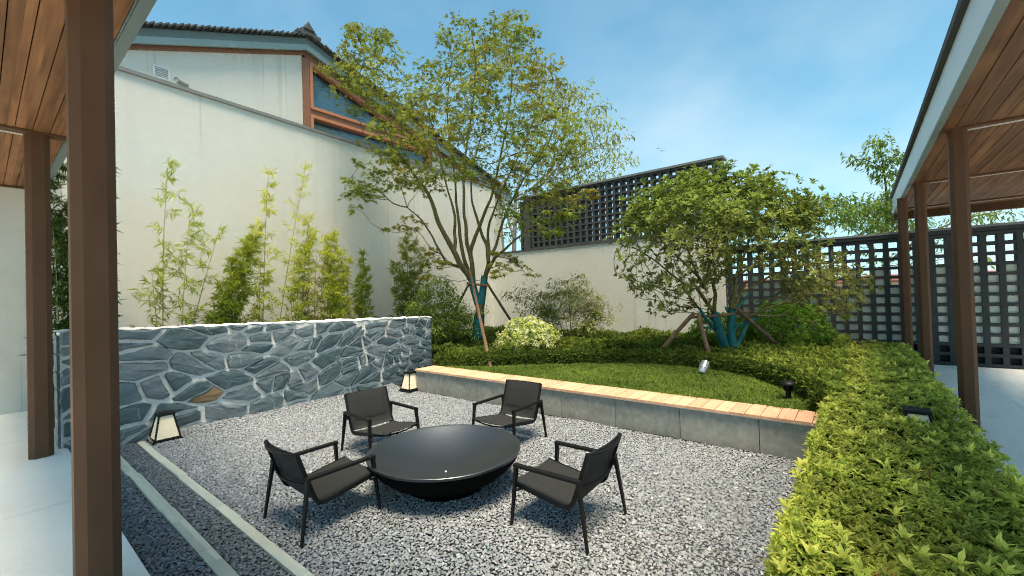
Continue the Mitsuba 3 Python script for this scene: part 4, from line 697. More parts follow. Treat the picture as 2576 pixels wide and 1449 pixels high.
EVERGREEN_LIMBS = [([(8.69,2.14,1.28),(8.53,2.13,1.37),(8.35,2.16,1.47),(8.15,2.21,1.65),(7.97,2.23,1.76)],0.04,0.03),([(8.69,2.14,1.28),(8.8,2.16,1.4),(8.92,2.16,1.63),(9,2.22,1.88)],0.045,0.03),([(8.9,1.88,1.36),(8.95,1.87,1.51),(9.02,1.83,1.68),(9.05,1.84,1.92)],0.045,0.03),([(8.91,1.86,1.34),(9.07,1.82,1.48),(9.23,1.78,1.64),(9.4,1.73,1.83)],0.035,0.025),([(9.03,1.72,1.1),(8.93,1.6,1.19),(8.89,1.42,1.28),(8.79,1.29,1.36),(8.8,1.04,1.46)],0.02,0.012),([(9.2,1.51,1.18),(9.33,1.46,1.28),(9.52,1.31,1.51),(9.71,1.18,1.65)],0.028,0.018),([(8.96,1.8,1.32),(8.94,1.56,1.25),(8.93,1.31,1.21),(8.93,1.05,1.25)],0.016,0.01),([(8.53,2.34,1.35),(8.31,2.39,1.51),(8.09,2.45,1.7),(7.87,2.51,1.84)],0.022,0.014),([(8.58,2.27,1.76),(8.25,2.35,2.16),(7.93,2.41,2.66),(7.6,2.5,3.12)],0.03,0.008),([(8.64,2.18,1.94),(8.76,2.23,2.55),(8.81,2.37,3.19),(8.86,2.51,3.69)],0.03,0.008),([(8.85,1.92,2.01),(8.92,1.92,2.69),(8.94,2,3.3),(8.94,2.09,3.78)],0.032,0.008),([(8.95,1.81,1.93),(9.35,1.66,2.54),(9.72,1.56,3.19),(10.04,1.52,3.79)],0.028,0.008),([(8.99,1.74,2),(9.17,1.3,2.35),(9.29,0.93,2.83),(9.27,0.73,3.16)],0.024,0.008),([(8.4,2.48,1.77),(8.03,2.68,2.03),(7.64,2.89,2.32),(7.25,3.1,2.53)],0.02,0.008),([(9.04,1.7,1.66),(9.26,1.2,1.98),(9.56,0.61,2.17),(9.67,0.27,2.08)],0.022,0.008),([(9.18,1.53,1.47),(9.41,0.92,1.6),(9.53,0.45,1.58),(9.5,0.17,1.51)],0.016,0.008),([(8.43,2.45,1.65),(7.99,2.68,1.74),(7.57,2.88,1.82)],0.014,0.008),([(8.71,2.09,2.01),(8.37,2.02,2.65),(8.29,1.63,3.16),(8,1.5,3.5)],0.022,0.008),([(8.52,2.33,1.95),(8.45,2.73,2.42),(8.41,3.09,2.84),(8.46,3.34,3.24)],0.022,0.008)]
EVERGREEN_POLES = [[(7.85,3.08,0.38),(8.19,2.35,1.32)],[(7.96,2.01,0.38),(8.13,2.27,1.32)],[(10.03,1.29,0.56),(8.86,1.77,1.35)],[(8.11,2.43,1.23),(8.74,1.92,1.25)],[(8.75,1.94,1.25),(9.29,1.64,1.29)]]
rng = R(61); w = 'evergreen_tree'
tag(w, 'rounded multi stemmed evergreen with glossy leaves and teal wrapped stems before the lattice wall', 'tree')
for i, (p, a, b) in enumerate(EVERGREEN_WRAPS):
    p = np.array(p); p[0] += (p[0] - p[1]) * (.9 if i in (0, 1, 3) else 0)
    n = max(6, int(np.linalg.norm(np.diff(p, axis=0), axis=1).sum() / .045))
    part(w, 'wrapped_stem', tube(smooth_path(p, n), np.linspace(a, b, n) * (1 + rng.normal(0, .03, n)), 12, wob=.05, seed=i), 'mat_wrap', smooth=True)
LP = []
for i, (p, a, b) in enumerate(EVERGREEN_LIMBS):
    trunk_part(w, 'limb', p, a, b, 'mat_bark', 7, 70 + i); LP.append(smooth_path(p, max(6, len(p) * 5)))
EC = np.array(EVERGREEN_CLUSTERS); LP = np.vstack(LP)
twigs, pool = twig_net(LP, EC[:, :3], .014, .004, rng, 5, .05)
EC = EC[(EC[:, 2] > 2.75) | (rng.random(len(EC)) < .72)]; top = EC[:, 2] > 2.75
ex = np.vstack([EC[top][rng.integers(0, top.sum(), 620)], EC[~top][rng.integers(0, (~top).sum(), 120)]]); ex = ex.copy(); ex[:, :3] += rng.uniform(-.2, .2, (len(ex), 3))
tw2, _ = twig_net(pool, ex[:, :3], .006, .0025, rng, 4, .02)
part(w, 'twigs', cat([twigs, tw2]), 'mat_bark', smooth=True)
AC = np.vstack([EC, ex]); C0 = EC[:, :3].mean(0)
k = np.repeat(np.arange(len(AC)), 3); pos = AC[k, :3] + rng.normal(0, .075, (len(k), 3)); up = unit(unit(pos - C0) * .8 + [0, 0, .9] + rng.normal(0, .35, pos.shape))
high = np.clip((pos[:, 2:3] - 2.1) / 1.4, 0, 1)
base = (np.array([.135, .15, .045]) * (1 - high) + np.array([.115, .155, .028]) * high) * rng.uniform(.7, 1.25, (len(k), 1))
me, col = rosettes(pos, up, 6, .112, (5, 50), rng, (leaf_template(.38, .07, .10, .55)), base, .35)
part(w, 'crown', me, 'mat_leaf', color=col)
w = 'tree_support_001'; tag(w, 'brown wooden poles propping the stems of the rounded evergreen', 'tree support')
for i, (a, b) in enumerate(EVERGREEN_POLES): trunk_part(w, 'pole' if i < 3 else 'crossbar', [a, (np.array(a) + b) / 2 + [.01, .01, 0], b], .042 if i < 3 else .028, .036 if i < 3 else .024, 'mat_stake', 8, 50 + i, .1)

SLIM_CLUSTERS = [(14.22,8.49,8.48,0.85),(15.06,7.38,7.88,1.08),(15.07,7.25,6.87,0.96),(13.86,9.75,8.04,1.17),(14.11,8.23,7.63,1.06),(14.93,8.1,7.75,1.07),(14.47,7.35,5.93,0.93),(12.72,7.99,7.66,0.82),(13.87,7.26,7.36,0.91),(14.53,7.96,9.63,0.8),(13.72,7.95,6.3,1.14),(13.17,7.55,7.43,0.91),(14.72,8.43,7.13,1.07),(14.62,6.42,6.4,1.03),(14.88,7.44,6.5,0.97),(13.08,8.87,5.88,1.03),(13.64,7.69,7.03,1.12),(12.98,7.79,5.69,0.82),(13.54,8.01,7.18,1.05),(13.42,7.82,6.48,0.97),(15.02,6.67,7.4,1.08),(13.87,7.61,6.73,0.96),(14.91,7.99,8.61,1.19),(13.47,7.2,6.11,1.02),(13.75,7.99,9.26,1.04),(13.96,9.42,6.78,1.16),(14.33,8.87,6.61,1.06),(12.96,8.42,7.88,1.15),(13.63,7.53,6.41,1.06),(15.12,7.03,7.23,0.87),(14.45,8.89,8.8,1.02),(13.55,8.27,6.14,1.1),(13.16,8.93,7.79,1.2),(13.27,7.45,7.07,1.15),(13.64,6.88,6.62,0.97),(15.61,7.25,7.11,0.85),(13.5,7.06,7.75,1),(13.44,8.74,9.42,0.94),(12.9,8.23,5.89,0.95),(13.54,9.59,6.89,0.91),(13.81,8.51,8.88,1.05),(13.86,7.74,5.81,0.9),(12.87,8.03,6.94,1.08),(14.1,9.22,7.89,1.01),(13.34,8.75,6.8,1.02),(13.98,8.99,6.81,1.19),(14.58,7.51,7.33,0.94),(14.61,8,7.27,0.87),(13.55,7.12,8.28,1.01),(14.19,7.95,8.57,0.82),(14.76,7.43,7.68,1.09),(13.45,8.49,5.6,1.1),(13.7,7.95,8.82,1.2),(15.55,7.57,9.05,0.91),(13.55,8.09,8.59,1.12),(15,7.58,8.89,0.95),(14.79,7.87,9.43,0.8),(14.71,7.37,8.33,0.86),(15.61,7.06,6.9,1),(13.04,8.68,7.27,1.06),(13.21,9.3,8.31,0.84),(13.7,6.89,7.64,1.05),(13.75,7.86,9.02,1.09),(14.05,6.94,7.05,0.98),(13.68,9.5,7.4,1.1),(13.07,8.39,7.7,0.84),(12.95,8.03,6.63,0.98),(15.07,7.2,6.24,0.81),(14.33,7.93,9.2,0.9),(13.38,7.76,6.85,0.82),(13.38,8.56,8.58,0.99),(14.34,6.44,6.81,1.11),(14.45,7.66,7.85,0.82),(14.39,8.84,9.55,0.92),(14.13,6.79,7.21,1.11),(13.89,7.59,8.61,1.07),(13.8,8.41,5.7,0.88),(14.05,9.08,7.28,0.92),(12.98,8.84,8.59,1.11),(13.71,9.64,8.27,1.19),(14.18,7.2,6.11,1.05),(13.59,7.13,5.87,1.04),(13.56,9.21,7.02,1.06),(14.47,7.86,8.12,1.16),(13.6,9.31,7.71,1.16),(14.72,8.19,8.53,0.98),(13.65,9.09,5.85,1.01),(13.4,8.32,9.31,1.18),(12.68,8.41,8.67,0.95),(15.33,7.93,6.84,1.05),(12.79,7.92,7.42,1.15),(14.18,6.78,7.71,1.06),(13.7,7.78,6.05,0.93),(14.42,6.6,6.16,1.09),(15.05,7.26,8.35,1.15),(13.98,7.97,8.09,0.91),(14.13,8.48,9.76,0.82),(15.04,8.2,6.38,0.97),(13.19,7.81,8.79,1.14),(13.64,8.09,6.15,0.92),(13.5,8.64,9.05,0.95),(13.69,8.15,6.88,0.92),(14.26,8.74,7.72,0.83),(14.35,6.49,7.4,1.07),(12.52,8.36,7.96,0.9),(14.59,8.79,6.78,1.18),(14.12,7.94,6.37,0.83),(14.34,6.24,6.5,1.03),(12.44,8.51,6,1.16),(13.02,9.25,6.19,1.15),(12.01,10.16,5.7,1),(12.8,10.65,5.16,1),(12.32,9.99,4.4,1),(12.47,10.51,4.03,1),(12.23,9.53,4.76,1),(13.19,10.44,5.8,1),(13.06,10.21,3.89,1)]
SLIM_LIMBS = [([(12.51,9.94,3.23),(12.78,10.06,4.46),(13.07,10.15,5.73),(13.61,9.92,7.35),(14.16,9.67,9.02),(14.82,9.31,10.18)],0.09,.01),([(12.52,9.92,3.82),(12.59,10.29,4.77),(12.7,10.6,5.9),(13.21,10.41,7.06)],0.06,.01),([(12.59,9.82,4.41),(13.3,9.38,5.64),(14.23,8.68,6.9),(15.09,8.06,8.53)],0.07,.01),([(12.68,9.7,4.7),(13.78,8.79,5.77),(14.81,7.97,6.57),(15.66,7.37,7.1)],0.05,.01),([(12.87,9.44,5.57),(13.69,8.88,6.52),(14.04,8.89,7.83),(14.7,8.51,9.48)],0.05,.01),([(13.53,8.61,6.13),(14.54,7.81,7.08),(15.39,7.22,7.61)],0.035,.01),([(12.28,10.23,3.24),(12.46,10.45,4.47),(12.78,10.51,5.59)],0.05,.01)]
CHERRY_CLUSTERS = [(16.13,-0.67,3.45,0.94),(16.4,-0.92,3.46,1.07),(16.6,-0.58,3.89,0.87),(17.23,-1.2,3.62,1.08),(16.88,-0.92,3.67,0.89),(15.07,-0.74,4.18,1.03),(15.81,-1.11,3.98,1.09),(14.81,-0.14,3.91,0.99),(16.29,-0.61,3.34,0.95),(17.39,-1.43,3.65,0.9),(14.78,0.15,3.72,1),(15.49,0.52,4.11,0.92),(17.02,-1.28,4.65,0.87),(16.11,-0.13,3.72,0.99),(16.47,-1.11,3.83,1.08),(15.18,-0.22,3.6,1.08),(15.51,0.26,4.2,1.09),(14.14,0.44,3.65,1.1),(16.47,-0.93,4.21,1.04),(15.68,0.52,3.65,0.98),(16.23,-0.44,3.81,0.99),(16.81,-1.25,3.41,1.04),(17.2,-1.27,4.53,1.03),(15.77,-0.21,3.81,0.81),(15.43,0.07,3.93,0.9),(17.25,-1.33,4.03,1.03),(14.61,0.1,3.98,0.92),(14.55,0.64,3.87,1.14),(15.76,-1.2,3.52,1.19),(16.26,-0.86,3.93,1.12),(16.9,-1.04,3.37,1.18),(16.82,-0.98,4.53,1.19),(14.22,0.34,3.56,1.17),(15.71,-0.54,4.07,1.1),(14.4,0.36,3.79,1.04),(15.69,0.66,3.81,0.91),(16.4,-0.78,3.76,1.02),(15.43,0.02,3.63,1.1),(14.95,-0.36,3.28,0.81),(15.73,-0.38,4.04,1.02),(15.68,-0.47,3.27,0.81),(16.37,-1.09,4.36,1.01),(16.58,-0.67,3.82,1.06),(16.71,-0.86,3.31,1.03),(14.82,0.53,4.18,0.88),(15.19,-0.19,3.31,1.11),(16.58,-1.04,4.01,0.82),(15.46,-0.65,4.12,1.17),(14.87,-0.11,3.77,0.89),(16.58,-0.77,3.92,0.86),(17.22,-1.51,4.25,1.19),(16.69,-0.53,3.52,1.07),(15.45,-1.04,4.36,1.14),(15.75,-1.35,3.73,0.82),(15.84,0.23,4.02,1.15),(15.54,-0.28,3.42,1.14),(15.42,-0.63,3.85,0.98),(14.75,-0.04,3.39,0.82),(16.05,-1.38,4.39,1.07),(15.67,-0.89,3.71,1.05),(15.75,0.37,3.57,1.06),(14.65,0.25,3.61,0.87),(14.95,0.63,4.08,0.91),(15.88,0.22,3.57,0.87),(15.68,-0.47,3.55,1.04),(15.96,-1.44,4.25,1.04),(16.46,-0.71,3.63,1.09),(14.99,-0.6,3.08,1.03),(17.14,-1.26,4.89,1.13),(17.33,-1.46,3.49,0.95),(15.61,-0.27,3.99,0.97),(16.21,-0.79,3.53,0.87),(16,-1.3,4.24,1.05),(16.05,-1.24,4.16,1.12),(15.23,0.39,4.07,0.86),(15.87,0.1,3.52,1),(16.98,-1.07,4.32,1.09),(15.55,-0.7,3.98,0.86),(15.38,-0.36,3.11,0.85),(16.82,-0.82,4.3,0.89),(14.96,-0.5,3.81,1.03),(14.89,-0.26,3.14,1.02),(17.02,-1.06,3.7,0.85),(17.4,-1.53,4.08,0.85),(15.47,-0.42,3.84,1.01),(15.78,-0.56,5.82,0.75),(15.71,-0.46,5.66,0.75),(15.89,-0.68,5.71,0.75),(15.68,-0.41,5.44,0.75),(15.81,-0.58,5.21,0.75),(15.92,-0.72,5.43,0.75),(15.43,-0.11,5.23,0.75),(15.33,0.02,5.27,0.75),(15.57,-0.28,5.17,0.75),(15.71,-0.45,5.05,0.75),(15.85,-0.61,4.88,0.75),(15.99,-0.79,5.09,0.75),(16.06,-0.88,5.2,0.75),(15.95,-0.73,4.65,0.75),(15.81,-0.57,4.77,0.75),(16.12,-0.96,4.87,0.75),(16.13,-0.97,5.31,0.75),(16.27,-1.14,5.19,0.75),(17.74,-2.36,3.59,1),(18,-2.64,3.65,1),(18.9,-2.93,3.62,1),(18.89,-3.18,3.8,1),(17.88,-2.13,3.47,1),(18.49,-3.34,3.67,1),(16.84,-1.28,3.12,1),(17.36,-1.57,3.02,1),(17.8,-1.77,2.8,1),(15.94,-0.2,2.59,1),(16.73,-0.56,2.37,1),(17.15,-0.94,2.59,1),(16.2,0.06,2.86,1),(17.46,-1.56,2.33,1),(18.3,-2.24,2.55,1),(18.44,-2.82,2.28,1),(19.23,-3.38,3.46,1)]
CHERRY_LIMBS = [([(15.95,-0.62,-0.33),(15.93,-0.65,1.88),(15.87,-0.59,3),(15.63,-0.31,3.56),(15.21,0.2,3.91),(14.87,0.63,3.98)],0.07,.008),([(15.87,-0.59,2.77),(15.92,-0.68,3.88),(15.88,-0.65,4.77),(15.78,-0.55,5.77)],0.045,.008),([(15.89,-0.62,2.99),(16.32,-1.18,3.64),(16.74,-1.7,3.84)],0.04,.008),([(15.89,-0.66,4.88),(15.64,-0.36,5.17),(15.36,-0.02,5.23)],0.015,.008),([(15.93,-0.66,2.33),(16.6,-1.5,3.07),(17.3,-2.38,3.48),(17.92,-3.16,3.67)],0.04,.008),([(15.69,-0.36,2.56),(15.49,-0.12,3.01),(15.21,0.21,3.47)],0.03,.008)]
rng = R(71)
def far_tree(key, limbs, clusters, label, base, L, per, rad, mat='mat_bark', tmpl=LEAF4):
    tag(key, label, 'tree'); LP = []
    for i, (p, a, b) in enumerate(limbs): trunk_part(key, 'trunk' if i == 0 else 'limb', p, a, b, mat, 6, i, .06, .3); LP.append(smooth_path(p, 24))
    C = np.array(clusters); tw, _ = twig_net(np.vstack(LP), C[:, :3], .018, .005, rng, 4); part(key, 'twigs', tw, mat, smooth=True)
    b = np.array(base) * rng.uniform(.75, 1.3, (len(C), 1)); me, col = spray_leaves(C[:, :3], C[:, 3], per, rad, .10, L, tmpl, b, rng, 35)
    part(key, 'crown', me, 'mat_leaf', color=col)


far_tree('slim_tree', SLIM_LIMBS, SLIM_CLUSTERS, 'slender pale barked tree with airy crown rising behind the lattice topped wall', (.17, .19, .055), .19, 26, .46, 'mat_pale_bark')
far_tree('leafy_tree', CHERRY_LIMBS, CHERRY_CLUSTERS, 'leafy tree with drooping leaves standing beyond the low lattice fence on the right', (.10, .15, .035), .16, 40, .32)

# bamboo and shrubs
def bamboo(key, culms, label, hue, dens, rng, L=.135, group=None, spread=.34):
    """culms: (x0, y0, x1, y1, top) leaning canes."""
    tag(key, label, 'bamboo', group)
    ms, pos, dirs, tw = [], [], [], []
    for (x0, y0, x1, y1, zt) in culms:
        z0 = .48; n = 14; t = np.linspace(0, 1, n)[:, None]
        P = np.array([x0, y0, z0]) * (1 - t) + np.array([x1, y1, zt]) * t + np.sin(t * 5 + x0 * 7) * [.012, .01, 0]
        P[:, 0] += np.sign(x1 - x0 + 1e-6) * .05 * (t[:, 0] ** 3); ms.append(tube(P, np.linspace(.012, .003, n), 6))
        zz = z0 + rng.uniform(.2, .5)
        while zz < zt:
            s = (zz - z0) / (zt - z0); c = np.array([np.interp(s, t[:, 0], P[:, q]) for q in range(3)])
            for _ in range(rng.integers(2, 4) if dens > .5 else rng.integers(1, 3)):
                az = rng.uniform(0, 6.283); l = spread * rng.uniform(.4, 1.15) * (1.15 - .75 * s ** 2); e = c + [l * math.cos(az), l * math.sin(az) * .7, l * rng.uniform(.35, .95)]
                B = smooth_path([c, (c + e) / 2 + [0, 0, .05], e], 7); tw.append(tube(B, np.linspace(.0035, .0015, 7), 3, caps=False))
                for q in np.linspace(.25, 1, max(3, int(5 * dens + l * 8))):
                    m = c + (e - c) * q; pos.append(m); dirs.append((e - c) / (l + 1e-6))
            zz += rng.uniform(.12, .24) / (.45 + .75 * dens)
    part(key, 'culm', ms[0], 'mat_culm', smooth=True)
    for m in ms[1:]: part(key, 'culm', m, 'mat_culm', smooth=True)
    part(key, 'branches', cat(tw), 'mat_culm')
    pos, dirs = np.array(pos), unit(np.array(dirs)); k = np.repeat(np.arange(len(pos)), 5); n = len(k)
    d = dirs[k] * .5 + rng.normal(0, .55, (n, 3)); d[:, 2] -= .28; nn = np.array([0, 0, 1.0]) + rng.normal(0, .4, (n, 3))
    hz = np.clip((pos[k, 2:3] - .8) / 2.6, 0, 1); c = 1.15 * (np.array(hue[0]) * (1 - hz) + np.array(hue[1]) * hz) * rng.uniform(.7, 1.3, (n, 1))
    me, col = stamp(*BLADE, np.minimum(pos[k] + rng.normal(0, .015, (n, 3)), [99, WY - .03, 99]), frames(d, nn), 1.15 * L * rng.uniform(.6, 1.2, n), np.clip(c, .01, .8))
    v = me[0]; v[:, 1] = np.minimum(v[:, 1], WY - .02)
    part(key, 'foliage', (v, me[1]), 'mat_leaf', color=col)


G1, G2, G3 = ((.19, .26, .035), (.41, .46, .055)), ((.33, .38, .045), (.58, .60, .085)), ((.05, .085, .02), (.085, .125, .03))  # G3 is darkened: the shade on the hidden clump is painted in
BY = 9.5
rng = R(81)
bamboo('bamboo', [(.74, 9.3, .72, 9.2, 3.5), (.86, 9.5, .85, 9.4, 3.9), (.78, 9.4, .8, 9.4, 3.2), (1.15, 9.5, 1.25, 9.5, 4.1), (1.1, 9.4, 1.22, 9.4, 2.7)], 'bamboo clump with shade painted into its dark leaves, mostly hidden behind the big left column', G3, .75, rng, .14, spread=.22)
bamboo('bamboo_001', [(2.0, BY, 2.09, BY, 4.24), (2.25, BY - .1, 2.40, BY, 3.52), (2.28, BY, 2.85, BY - .1, 3.25), (1.98, BY, 1.93, BY, 2.4)], 'tall airy green bamboo with two thin canes, the second clump from the left', G1, .42, rng, .14)
bamboo('bamboo_002', [(2.85, BY, 3.5, BY, 3.15), (2.95, BY, 3.35, BY - .1, 2.9), (2.8, BY + .1, 3.15, BY, 2.6), (3.0, BY, 3.55, BY + .1, 3.3), (2.75, BY, 2.9, BY, 2.1), (2.9, BY - .1, 3.2, BY, 2.4)], 'dense bushy yellow green bamboo clump leaning to the right', G1, 1.0, rng, .12, spread=.26)
bamboo('bamboo_003', [(3.6, BY, 3.78, BY, 4.48), (3.55, BY, 3.6, BY, 2.6)], 'tall yellowish bamboo with one straight cane next to the leaning clump', G2, .55, rng, .125, spread=.26)
bamboo('bamboo_004', [(3.83, BY, 4.55, BY, 4.72)], 'single tall thin yellow bamboo cane slanting to the right', G2, .42, rng, .125, spread=.26)
bamboo('bamboo_005', [(4.35, BY, 4.6, BY, 3.6), (4.25, BY, 4.42, BY, 3.0), (4.5, BY, 4.65, BY, 3.3), (4.2, BY, 4.2, BY, 2.1)], 'yellow green bamboo clump with pointed tip in the middle of the row', G2, .7, rng, .12, spread=.25)
bamboo('bamboo_006', [(4.7, BY, 4.75, BY, 2.75), (4.85, BY, 4.9, BY, 2.6), (4.62, BY, 4.6, BY, 2.2)], 'short sparse bamboo with brownish canes between two fuller clumps', ((.26, .22, .09), (.34, .30, .09)), .45, rng, .11, spread=.22)
bamboo('bamboo_007', [(5.1, BY, 5.05, BY, 3.25), (5.2, BY, 5.2, BY, 3.3), (5.0, BY, 5.0, BY - .1, 2.8), (5.3, BY, 5.35, BY, 2.9), (5.5, BY, 5.55, BY, 2.7), (5.15, BY - .1, 5.2, BY - .1, 2.4)], 'dense broad yellow green bamboo clump, fullest of the row', G2, .95, rng, .115, spread=.25)
bamboo('bamboo_008', [(5.88, BY, 5.95, BY, 2.95), (5.95, BY, 6.0, BY, 2.5), (5.82, BY, 5.85, BY, 2.3), (5.95, BY - .1, 6.05, BY, 2.1)], 'small narrow dense bamboo clump standing alone right of the fullest one', G1, 1.0, rng, .105, spread=.2)
bamboo('bamboo_009', [(7.1, BY, 7.15, BY, 3.3), (7.25, BY, 7.3, BY, 3.45), (7.45, BY, 7.55, BY, 3.4), (7.6, BY, 7.75, BY, 3.1), (7.0, BY, 6.95, BY, 2.7), (7.7, BY - .1, 7.85, BY, 2.7)], 'wide bamboo clump nearest to the maple, at the right end of the row', ((.20, .24, .04), (.38, .40, .06)), .85, rng, .12, spread=.26)


def feathery(key, label, cat_, x, y, zg, stems, tips, base, L, rng, per=26, rad=.2, tmpl=LEAF4, thick=.05):
    """A loose shrub: stems from one foot to the given tips, with sprays along the upper part."""
    tag(key, label, cat_); LP = []
    for i, tip in enumerate(tips):
        tip = np.array(tip, float); a = np.array([x, y, zg]) + rng.normal(0, .05, 3) * [1, 1, 0]; m = a * .55 + tip * .45 + [0, 0, .12] + rng.normal(0, .04, 3)
        P = [a, m, tip]; trunk_part(key, 'stem', P, .010, .004, 'mat_bark', 5, i, .05, .1); LP.append(smooth_path(P, 20)[9:])
    S = np.vstack(LP); k = rng.integers(0, len(S), stems); C = S[k] + rng.normal(0, .13, (stems, 3)); C = np.vstack([C, np.array(tips)])
    tw, _ = twig_net(np.vstack(LP), C, .0045, .0022, rng, 3); part(key, 'twigs', tw, 'mat_bark')
    me, col = spray_leaves(C, rng.uniform(.7, 1.2, len(C)), per, rad, thick, L, tmpl, np.array(base) * rng.uniform(.7, 1.3, (len(C), 1)), rng, 20)
    part(key, 'foliage', me, 'mat_leaf', color=col)


rng = R(91)
feathery('nandina_shrub', 'loose shrub with arching stems and fine leaves before the plaster under the lattice', 'shrub', 9.45, 5.75, .35, 190,
         [(8.75, 6.95, 1.72), (8.95, 6.6, 1.85), (9.2, 6.35, 1.75), (9.3, 6.1, 2.05), (9.45, 5.8, 2.05), (9.7, 5.75, 1.85), (9.65, 5.45, 2.0), (9.7, 5.2, 1.7), (9.85, 5.15, 1.5), (9.9, 5.0, 1.15), (9.7, 5.3, 1.0), (9.2, 6.3, 1.4)], (.16, .175, .05), .095, rng, 30, .17)
feathery('nandina_shrub_001', 'airy fine leaved green shrub between the stone wall and the maple trunk', 'shrub', 7.05, 7.75, .35, 190,
         [(6.55, 8.1, 1.7), (6.7, 8.0, 2.0), (6.85, 7.9, 2.1), (7.0, 7.85, 2.05), (7.1, 7.7, 1.95), (7.25, 7.6, 1.7), (7.4, 7.5, 1.5), (6.5, 8.0, 1.4), (7.3, 7.4, 1.25), (6.7, 7.7, 1.3), (7.5, 7.3, 1.35)], (.15, .20, .04), .09, rng, 32, .18)

# ------------------------------------------------------------------ hedges, lawn, ground shrubs
def shell_points(n, rng, dens):
    """Random points over the top and sides of the clipped hedge, with outward normals; denser near the camera."""
    x = 1.15 + (11.2 - 1.15) * rng.random(n * 3) ** 1.7; s = rng.random(n * 3) * 2.2; return x, s


rng = R(101); w = 'clipped_hedge'
tag(w, 'long clipped azalea hedge with bright yellow green leaves beside the right walkway', 'hedge')
Y0, Y1, ZT = -.60, .31, .57
def hedge_surface(n, xr, pw, rng):
    x = xr[0] + (xr[1] - xr[0]) * rng.random(n) ** pw; s = rng.random(n) * (1.04 + .5 + .42)
    y = np.where(s < .5, Y1, np.where(s < 1.54, Y1 - (s - .5), Y0)); z = np.where(s < .5, .06 + s, np.where(s < 1.54, ZT, ZT - (s - 1.54)))
    ny = np.where(s < .42, .9, np.where(s < .58, .5, np.where(s < 1.46, 0, np.where(s < 1.6, -.5, -.9)))); nz = np.where(s < .42, .45, np.where(s < 1.6, 1.0, .45))
    b = (meshkit.fbm(np.c_[x * 2.1, y * 2.3 + 4, z * 1.8], 3) - .5); o = b * .15 + rng.normal(0, .014, n)
    corner = np.where((s > .46) & (s < .56) | (s > 1.48) & (s < 1.6), -.035, 0)
    N = unit(np.stack([0 * x, ny, nz], 1)); P = np.stack([x, y, z], 1) + N * (o + corner)[:, None]; return P, N, b
n = 14500; P, N, b = hedge_surface(n, (1.15, 11.3), 1.6, rng)
N = unit(N + rng.normal(0, .30, N.shape)); c = np.array([.265, .295, .058]) * (1 + 1.1 * b[:, None]) * rng.uniform(.75, 1.3, (n, 1)); old = rng.random(n) < .18; dead = rng.random(n) < .005; c[dead] = [.20, .12, .04]; c[old] = np.array([.17, .205, .042]) * rng.uniform(.8, 1.2, (old.sum(), 1))
parts = [rosettes(P, N, 8, np.clip(.052 - .0005 * P[:, 0], .03, .06), (-5, 52), rng, leaf_template(.30, .07, .12, .55), c, .32, .9)]
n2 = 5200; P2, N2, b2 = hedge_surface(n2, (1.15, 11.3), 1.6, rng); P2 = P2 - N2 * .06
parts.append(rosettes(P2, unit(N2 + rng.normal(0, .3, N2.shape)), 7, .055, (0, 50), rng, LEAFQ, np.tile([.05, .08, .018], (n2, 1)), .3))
n3 = 300; P3, N3, b3 = hedge_surface(n3, (1.2, 11.0), 1.7, rng); P3 = P3 + N3 * .035
parts.append(rosettes(P3, unit(N3 + [0, 0, .5] + rng.normal(0, .3, N3.shape)), 7, .066, (28, 75), rng, leaf_template(.34, .08, .10, .55), np.tile([.42, .43, .10], (n3, 1)), .2))
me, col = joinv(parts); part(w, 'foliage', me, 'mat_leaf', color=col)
part(w, 'inner_twigs', cbox(1.2, 11.25, Y0 + .12, Y1 - .12, .02, ZT - .13, .06), 'mat_dark_core')  # solid dark block filling the inside of the leaf shell

rng = R(111); w = 'shrub_bed'
LAWN = [(5.55, 6.42), (5.78, 5.98), (6.15, 5.45), (6.75, 4.6), (7.35, 3.7), (7.72, 3.0), (7.78, 2.4), (7.55, 1.75), (7.10, 1.15), (6.55, .72), (6.0, .46), (5.55, .40)]
bed = sbox(5.58, .2, WX - .02, 10.2).difference(Polygon(LAWN + [(5.2, .4), (5.2, 6.42)])).difference(sbox(5, 7.0, 6.2, 11)).difference(Polygon([(5, 6.2), (5.66, 6.2), (6.14, 6.7), (6.14, 7.3), (5, 7.3)]))
bed = bed if bed.geom_type == 'Polygon' else max(bed.geoms, key=lambda g: g.area)
def in_poly(g, n, rng, near=None):
    x0, y0, x1, y1 = g.bounds; import shapely
    q = np.c_[rng.uniform(x0, x1, n), rng.uniform(y0, y1, n)]; return q[shapely.contains_xy(g, q[:, 0], q[:, 1])]
def bed_top(q):
    import shapely
    e = shapely.distance(shapely.points(q), g_front); return .36 + (.235 + .09 * (meshkit.noise(np.c_[q * 1.3, q[:, :1] * 0]) - .5) * 2 - .010 * np.clip(q[:, 0] - 8, 0, 4)) * np.clip(.35 + e / .22, 0, 1) ** .5
from shapely.geometry import LineString
g_front = LineString(LAWN)
q = in_poly(bed, 17000, rng); d = np.hypot(q[:, 0], q[:, 1]); q = q[rng.random(len(q)) < np.clip(9.5 / d, .3, 1) ** 1.5]; n = len(q)
z = bed_top(q) + rng.normal(0, .03, n) + .10 * (meshkit.noise(np.c_[q * 3.4, q[:, :1] * 0]) - .5); P = np.c_[q, z]; N = unit(np.array([-.25, -.18, 1]) + rng.normal(0, .45, (n, 3)))
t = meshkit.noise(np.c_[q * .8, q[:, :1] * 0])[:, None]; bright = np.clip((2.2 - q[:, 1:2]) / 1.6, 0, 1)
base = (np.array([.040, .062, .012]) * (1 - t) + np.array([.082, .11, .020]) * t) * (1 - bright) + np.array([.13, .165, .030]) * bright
parts = [rosettes(P, N, 7, .098, (-5, 58), rng, LEAFQ, base * rng.uniform(.5, 1.45, (n, 1)), .4)]
